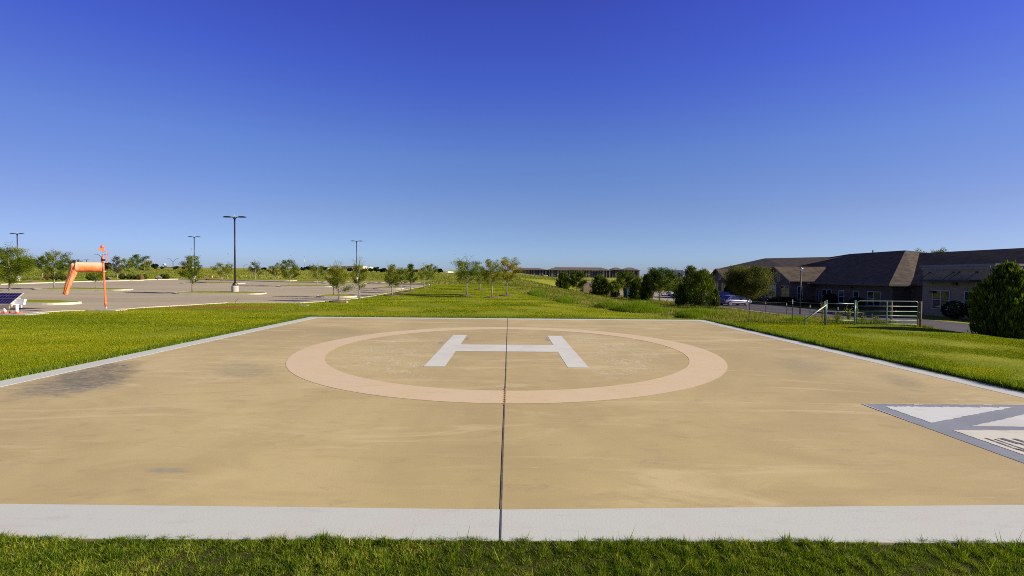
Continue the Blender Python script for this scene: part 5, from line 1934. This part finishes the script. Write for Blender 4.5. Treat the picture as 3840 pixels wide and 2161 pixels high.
cz = lambda x, y: T(x, y) + .05
px_, py_ = atx(2752, 63, 1140), 63.0
car('silver blue coupe with red tail lights parked beside the largest cedar', px_, py_, cz(px_, py_), R(17), 'carsilver')
px_, py_ = atx(2716, 73, 1110), 73.0
car('dark blue estate car standing behind the silver coupe', px_, py_, cz(px_, py_), R(10), 'cardark', 'suv')
px_, py_ = atx(2537, 100, 1090), 100.0
car('pale grey van like car seen behind the left side of the largest cedar', px_, py_, cz(px_, py_), R(205), 'carwhite', 'suv')
# distant parked cars
for k_, (px, D, lab, pt) in enumerate(((2520, 330, 'leftmost dark car of the distant row', 'cardark'), (2534, 330, 'white car second in the distant row', 'carwhite'), (2547, 330, 'dark car at the right end of the distant row', 'cardark'), (2046, 470, 'white car parked in front of the dark apartments', 'carwhite'), (1218, 330, 'tiny car on the far road left of the hotel trees', 'carsilver'))):
    x = atx(px, D, 1035)
    c_ = car(lab, x, D, T(x, D) + .1, R(20 * (k_ % 3)), pt, 'suv')
    c_['group'] = 'distant parked cars'

# ------------------------------------------------------------------ enclosure wall, bins and rails on the right
x0_, x1_ = atx(2188, 112, 1080), atx(2242, 112, 1080)
z = T((x0_ + x1_) / 2, 112)
o = thing('enclosure_wall', 'tan block enclosure wall with a white coping behind the fence', 'wall', ((x0_ + x1_) / 2, 112, z))
hw_ = (x1_ - x0_) / 2
ht = atz(2200, 1059.5, 112) - z
MB().b2(-hw_, hw_, -.15, .15, -.2, ht).b2(hw_ - .3, hw_, .151, 5, -.2, ht).b2(-hw_, -hw_ + .3, .151, 5, -.2, ht).build('wall', M['tanwall'], o)
MB().b2(-hw_ - .06, hw_ + .06, -.22, .22, ht + .002, ht + .2).build('coping', M['whitewall'], o)
x = atx(2362, 88, 1090)
z = T(x, 88)
o = thing('waste_skip', 'dark teal waste skip half hidden by the cedars', 'skip', (x, 88, z), R(8))
MB().add([(-.9, -.8, .12), (.9, -.8, .12), (1.0, -.9, 1.75), (-1.0, -.9, 1.75), (-.9, .8, .12), (.9, .8, .12), (1.0, .9, 1.95), (-1.0, .9, 1.95)], [(0, 1, 2, 3), (7, 6, 5, 4), (0, 4, 5, 1), (3, 2, 6, 7), (1, 5, 6, 2), (0, 3, 7, 4)]).build('body', M['bin'], o)
MB().box((0, 0, 1.93), (2.06, 1.9, .06), 0, .11).build('lid', M['black'], o)
b = MB()
for q in (-.7, .7):
    b.b2(q - .12, q + .12, -.7, .7, 0, .118)
b.build('skid', M['black'], o)
x = atx(2408, 116, 1060)
z = T(x, 116)
o = thing('box_trailer', 'white box trailer glimpsed between the cedars', 'trailer', (x, 116, z + .05))
hh_ = atz(2408, 1054.5, 116) - z
MB().b2(-1.6, 1.6, -1.2, 1.2, .7, hh_).build('box', M['whitewall'], o)
MB().b2(-1.64, 1.64, -1.24, 1.24, hh_ + .002, hh_ + .08).build('roof', M['whitewall'], o)
for q in (-.6, .4):
    MB().tube([(q, -1.22, .36), (q, -.95, .36)], .36, 16).tube([(q, .95, .36), (q, 1.22, .36)], .36, 16).build('wheel', M['tyre'], o)
MB().b2(-1.3, 1.3, -.9, .9, .45, .699).build('chassis', M['black'], o)
# low pipe rail
p0 = gp(2073, 1087)
p1 = Vector((atx(2094, 92, 1087), 92, 0))
p1.z = T(p1.x, p1.y)
o = thing('pipe_rail', 'low dark pipe rail at the left end of the fence line', 'rail', p0)
d_ = p1 - p0
for f in (0, .5, 1):
    MB().tube([d_ * f + Vector((0, 0, -.1)), d_ * f + Vector((0, 0, .62))], .05, 8).build('post', M['steelpost'], o, True)
MB().tube([Vector((0, 0, .62)), d_ + Vector((0, 0, .62))], .045, 8).build('rail', M['steelpost'], o, True)

# ------------------------------------------------------------------ fences
def fence(label, posts, wires, tips=True, brace=None):
    base = Vector((posts[0][0], posts[0][1], T(posts[0][0], posts[0][1])))
    o = thing('wire_fence', label, 'fence', base)
    tops = []
    for (x, y, hgt) in posts:
        z = T(x, y)
        p = Vector((x, y, z)) - base
        le = rng.normal(0, .02)
        top = p + Vector((le, 0, hgt))
        po = MB().tube([p - Vector((0, 0, .15)), top], [.022, .022], 6).build('post', M['steelpost'], o)
        if tips:
            MB().tube([top - Vector((0, 0, .2)), top + Vector((0, 0, .012))], .027, 6).build('post_tip', M['postcap'], po)
        tops.append((p, hgt))
    for f in wires:
        pts = []
        for (p, hg), (p2, hg2) in zip(tops[:-1], tops[1:]):
            a, c = p + Vector((0, 0, hg * f)), p2 + Vector((0, 0, hg2 * f))
            for q in range(6):
                m = a + (c - a) * q / 6
                pts.append(m - Vector((0, 0, .07 * math.sin(math.pi * q / 6) * (1 + .6 * math.sin(f * 17 + p.x)))))
        pts.append(tops[-1][0] + Vector((0, 0, tops[-1][1] * f)))
        MB().tube(pts, .007, 4).build('wire', M['wire'], o)
    return o


FP = []
for px, D in ((3143, 36.5), (3039, 39.5), (2951.5, 41), (2872, 43), (2738, 52), (2681.5, 57), (2628, 62), (2542, 68), (2503, 73), (2468, 77), (2435, 82), (2377, 88), (2352, 92), (2266, 103), (2250, 106), (2236, 109), (2222, 112), (2155, 114), (2145, 116), (2134, 118), (2118, 120)):
    FP.append((atx(px, D, 1140), D, 1.3))
fence('long wire fence of white tipped steel posts running beside the drive', FP, (.35, .62, .9))
g0 = (atx(3011, 23.2, 1210), 23.2)
fence('short wire fence stretch with two tall steel posts left of the gate', [(atx(2808, 24.6, 1200), 24.6, 1.22), (atx(2971, 24.0, 1200), 24.0, 1.22), (atx(3092, 23.3, 1200), 23.3, 1.18)], (.62, .93))
# wooden brace
p = Vector((atx(2312, 88, 1110), 88, 0))
p.z = T(p.x, p.y)
o = thing('fence_brace', 'weathered wooden fence brace with a slanted prop under the lollipop tree', 'fence brace', p)
a_ = atx(2282, 90, 1110) - p.x
b_ = atx(2296, 89, 1110) - p.x
for xx, yy_, hg in ((0, 0, 1.45), (b_, .8, 1.5), (a_, 1.6, 1.3)):
    MB().tube([(xx, yy_, -.1), (xx, yy_, hg)], .06, 8).build('post', M['wood'], o, True)
MB().tube([(0, -.02, 1.4), (.75, -.3, .02)], .05, 8).build('prop', M['wood'], o, True)
MB().tube([(0, -.02, 1.2), (a_, 1.6, 1.25)], .035, 8).tube([(0, -.02, .35), (a_, 1.6, .4)], .035, 8).build('rail', M['wood'], o, True)

# ------------------------------------------------------------------ gate
GD = 22.9
gx = lambda px: atx(px, GD, 1180)
z0g = T(gx(3200), GD)
gzz = lambda py, px=3330: atz(px, py, GD) - z0g
# gate panel: two posts, two rails and a slanted brace
o = thing('gate_brace_panel', 'green pipe panel with two posts and a slanted brace left of the farm gate', 'fence panel', (gx(3098), GD, z0g))
xb = gx(3206) - gx(3098)
xs_ = gx(3012) - gx(3098)
h1 = atz(3098, 1128, GD) - z0g
MB().tube([(0, 0, -.1), (0, 0, h1), ], .036, 10).lathe([(.05, 0), (.03, .03), (.005, .04)], 10, (0, 0, h1)).build('post', M['gategreen'], o, True)
MB().tube([(xb, 0, -.1), (xb, 0, h1)], .036, 10).lathe([(.05, 0), (.03, .03), (.005, .04)], 10, (xb, 0, h1)).build('post', M['gategreen'], o, True)
MB().tube([(0, 0, h1 - .14), (xb, 0, h1 - .14)], .024, 10).build('rail', M['gategreen'], o, True)
MB().tube([(0, 0, .27), (xb, 0, .27)], .024, 10).build('rail', M['gategreen'], o, True)
MB().tube([(xs_, -.1, -.1), (xs_, -.1, .27), (0, -.02, h1 - .20)], .034, 10).build('brace', M['gategreen'], o, True)
# gate leaf
o = thing('farm_gate', 'green six bar tubular farm gate with rounded top corners', 'gate', (gx(3213), GD, z0g))
wg = gx(3442) - gx(3213)
zt_, zb_ = h1 - .0, .10
rr = .14
fr = [(0, 0, zb_), (0, 0, zt_ - rr)] + [(rr - rr * math.cos(a), 0, zt_ - rr + rr * math.sin(a)) for a in np.linspace(.3, 1.57, 5)] + [(wg - rr + rr * math.sin(a), 0, zt_ - rr + rr * math.cos(a)) for a in np.linspace(0.0, 1.3, 5)] + [(wg, 0, zt_ - rr), (wg, 0, zb_)]
MB().tube(fr, .021, 10).build('frame', M['gategreen'], o, True)
MB().tube([(0, 0, zb_), (wg, 0, zb_)], .020, 10).build('bar', M['gategreen'], o, True)
for f in (.17, .36, .56, .78):
    zz = zb_ + (zt_ - zb_) * f
    MB().tube([(0, 0, zz), (wg, 0, zz)], .018, 10).build('bar', M['gategreen'], o, True)
MB().b2(wg * .485, wg * .50, -.024, .024, zb_, zt_ - .01).build('upright', M['gategreen'], o)
b = MB()
for zz in (.35, .95):
    b.tube([(-.09, 0, zz), (.0, 0, zz)], .018, 8)
b.build('hinge', M['gategreen'], o)
MB().tube([(wg, -.03, .72), (wg + .06, -.05, .66), (wg + .12, -.06, .70), (wg + .15, -.02, .72)], .014, 6).build('chain', M['galv'], o)
p = (gx(3452), GD, z0g)
o = MB().tube([(0, 0, -.2), (0, 0, h1 + .0)], [.055, .05], 12).build('gate_post', M['wood'], None, True, p)
tag(o, 'weathered wooden post at the latch end of the green farm gate', 'post')
x = gx(3342)
yb_ = 25.6
x = atx(3342, yb_, 1180)
o = MB().tube([(0, 0, -.2), (0, 0, atz(3342, 1128, yb_) - T(x, yb_))], .045, 10).build('rusty_post', M['wood'], None, True, (x, yb_, T(x, yb_)))
tag(o, 'thin rusty post standing behind the middle of the farm gate', 'post')

# ------------------------------------------------------------------ far apartments
def apartment(label, pxa, pxb, D, ytop, yeave, ybase, seed):
    r = random.Random(seed)
    xa, xb = atx(pxa, D, 1030), atx(pxb, D, 1030)
    zb = atz((pxa + pxb) / 2, ybase, D)
    ze = atz((pxa + pxb) / 2, yeave, D) - zb
    zr = atz((pxa + pxb) / 2, ytop, D) - zb
    xm, hw = (xa + xb) / 2, (xb - xa) / 2
    zg = T(xm, D)
    o = thing('apartment_block', label, 'apartment block', (xm, D, min(zb, zg)), 0, 'apartment blocks on the horizon')
    k = zb - min(zb, zg)
    dp = 9
    MB().b2(-hw, hw, 0, 2 * dp, -1.5, ze + k).build('wall', M['aptwall'], o)
    ov = .9
    y0, y1 = -ov - 1.2, 2 * dp + ov
    rl = min(hw * .8, dp * 1.1)
    q = [(-hw - ov, y0), (hw + ov, y0), (hw + ov, y1), (-hw - ov, y1)]
    rx0, rx1 = -hw + rl, hw - rl
    if rx0 > rx1:
        rx0 = rx1 = 0
    zE, zR = ze + k, zr + k
    b = MB()
    b.add([(*q[0], zE), (*q[1], zE), (*q[2], zE), (*q[3], zE), (rx0, dp, zR), (rx1, dp, zR), (*q[0], zE - .35), (*q[1], zE - .35), (*q[2], zE - .35), (*q[3], zE - .35)],
          [(0, 1, 5, 4), (1, 2, 5), (2, 3, 4, 5), (3, 0, 4), (0, 6, 7, 1), (1, 7, 8, 2), (3, 9, 6, 0), (9, 8, 7, 6)])
    rf = b.build('roof', M['aptroof'], o)
    # projecting hip dormers
    nb = max(1, int(hw / 9))
    for i in range(nb):
        cx_ = -hw + (2 * hw) * (i + .5 + r.uniform(-.2, .2)) / nb
        w2 = r.uniform(4.5, 7)
        b = MB()
        b.add([(cx_ - w2, y0 - 1.4, zE - .01), (cx_ + w2, y0 - 1.4, zE - .01), (cx_ + w2, 3, zE - .01), (cx_ - w2, 3, zE - .01), (cx_ - w2 * .35, 4, zE + (zR - zE) * .62), (cx_ + w2 * .35, 4, zE + (zR - zE) * .62)], [(0, 1, 5, 4), (1, 2, 5), (3, 0, 4), (2, 3, 4, 5), (3, 2, 1, 0)])
        b.build('roof_hip', M['aptroof'], rf)
    # bays: piers, grey bays and windows
    n = max(3, int(2 * hw / 3.4))
    for i in range(n):
        cx_ = -hw + 2 * hw * (i + .5) / n
        kind = r.choice((0, 0, 1, 2, 2))
        if i in (0, n - 1):
            kind = 1
        if kind == 1:
            MB().b2(cx_ - .42, cx_ + .42, -1.0, -.02, -1.5, zE - .37).build('pier', M['aptpier'], o)
        elif kind == 2:
            MB().b2(cx_ - 1.35, cx_ + 1.35, -.45, -.02, -1.5, zE - .37).build('bay', M['aptgrey' if r.random() < .6 else 'aptpier'], o)
        fl = (ze) / 3
        for f in range(3):
            if kind != 1 and r.random() < .8:
                yo = -.5 if kind == 2 else -.06
                MB().b2(cx_ - .65, cx_ + .65, yo - .06, yo + .03, k + f * fl + .9, k + f * fl + 2.3).build('window', M['aptwin'], o)


apartment('long dark apartment block with tan stone piers in the middle of the horizon', 2055, 2290, 560, 1002.5, 1014, 1040, 1)
apartment('low apartment block at the left partly behind the most yellow tree', 1922, 2052, 585, 1005, 1012.5, 1036.5, 2)
apartment('apartment block with a small hip roof between the long block and the right end block', 2292, 2338, 600, 1003, 1013, 1040, 3)
apartment('right end apartment block with a wide hip roof', 2336, 2398, 570, 1003, 1014, 1042, 4)
x = atx(1952, 640, 1005)
z = T(x, 640)
o = thing('tan_block', 'small tan flat roofed building showing above the left apartment roof', 'building', (x, 640, z))
hb = atz(1952, 1001.5, 640) - z
MB().b2(-7, 4, 0, 8, 0, hb - .8).build('wall', M['hotel'], o)
MB().b2(-7.2, 4.2, -.2, 8.2, hb - .799, hb).build('parapet', M['hotelcream'], o)
MB().b2(0, 4.6, -.4, -.21, hb - 4, hb - .2).build('sign_panel', M['hotelcream'], o)

# ------------------------------------------------------------------ stores and warehouses on the left horizon
def store(name, label, pxa, pxb, D, ytop, ybase, wall, bands=(), doors=(), cat='building', group=None):
    xa, xb = atx(pxa, D, 1005), atx(pxb, D, 1005)
    xm = (xa + xb) / 2
    zg = T(xm, D) - .5
    o = thing(name, label, cat, (xm, D, zg), 0, group)
    ht = atz((pxa + pxb) / 2, ytop, D) - zg
    MB().b2(xa - xm, xb - xm, 0, 40, -2, ht).build('wall', M[wall], o)
    for (a, c, y0, y1, mt, nm) in bands:
        z0, z1 = atz(a, y1, D) - zg, atz(a, y0, D) - zg
        MB().b2(atx(a, D, 1005) - xm, atx(c, D, 1005) - xm, -.6, -.02, z0, z1).build(nm, M[mt], o)
    return o


store('superstore', 'beige store with a red fascia and an orange entrance band on the left horizon', 552, 716, 600, 1002, 1016, 'storewall',
      [(552, 672, 1000.5, 1003, 'redband', 'fascia'), (672, 714, 999.5, 1004, 'orangeband', 'fascia'), (698, 706, 1004.2, 1013, 'orangeband', 'entrance'), (622, 640, 1008, 1013, 'whitewall', 'delivery_truck_bay'), (632, 640, 1008.2, 1011, 'greydoor', 'door')])
store('warehouse', 'white warehouse with grey dock doors left of the light green open tree', 741, 815, 620, 1004, 1014, 'whitewall', [(779, 781, 1005, 1013, 'greydoor', 'door'), (810, 814, 1012, 1014, 'greydoor', 'door')], group='white warehouses on the left horizon')
store('warehouse', 'white warehouse with a dark sign right of the tallest lamp post', 868, 948, 620, 1004, 1016, 'whitewall', [(881, 896, 1006, 1010, 'greydoor', 'sign'), (893, 899, 1011, 1012, 'greydoor', 'door')], group='white warehouses on the left horizon')
store('warehouse', 'low white warehouse behind the thin trees of the back corner', 978, 1022, 640, 1009, 1016, 'whitewall', [(1000, 1012, 1010.5, 1012, 'greydoor', 'door')], group='white warehouses on the left horizon')
store('warehouse', 'small white shed roof left of the far tree clump', 1098, 1128, 640, 1011, 1018, 'whitewall', group='white warehouses on the left horizon')
store('hotel_block', 'peach coloured hotel block with a cream corner behind the far trees', 1280, 1335, 560, 998, 1018, 'hotel', [(1280, 1335, 996.8, 998.6, 'hotelcream', 'parapet')] + [(1287 + 6.5 * q, 1289.5 + 6.5 * q, 1003, 1008, 'greydoor', 'window') for q in range(6)] + [(1297, 1302, 999.5, 1001, 'hotelcream', 'lettering')])
store('cream_block', 'cream sunlit wing at the right end of the peach hotel', 1335.5, 1362, 556, 999, 1018, 'hotelcream', [(1335.5, 1362, 998, 1000, 'hotel', 'parapet')])
store('low_tan_block', 'low brownish tan block left of the peach hotel', 1200, 1232, 560, 1002.5, 1018, 'hotel', [(1200, 1232, 1002, 1003.5, 'lightTrim', 'parapet')])
store('white_house', 'small white gabled house beyond the lawn trees', 1660, 1681, 420, 1018, 1026, 'whitewall', [(1660, 1681, 1014.5, 1018, 'signwhite', 'roof')])
store('white_hall', 'white flat roofed hall behind the cedars on the right', 2563, 2690, 430, 1013.5, 1030, 'whitewall', [(2563, 2640, 1017, 1026, 'greydoor', 'wall_panel')])

# ceiling of distance: pale haze box round the whole scene is not needed on this clear day
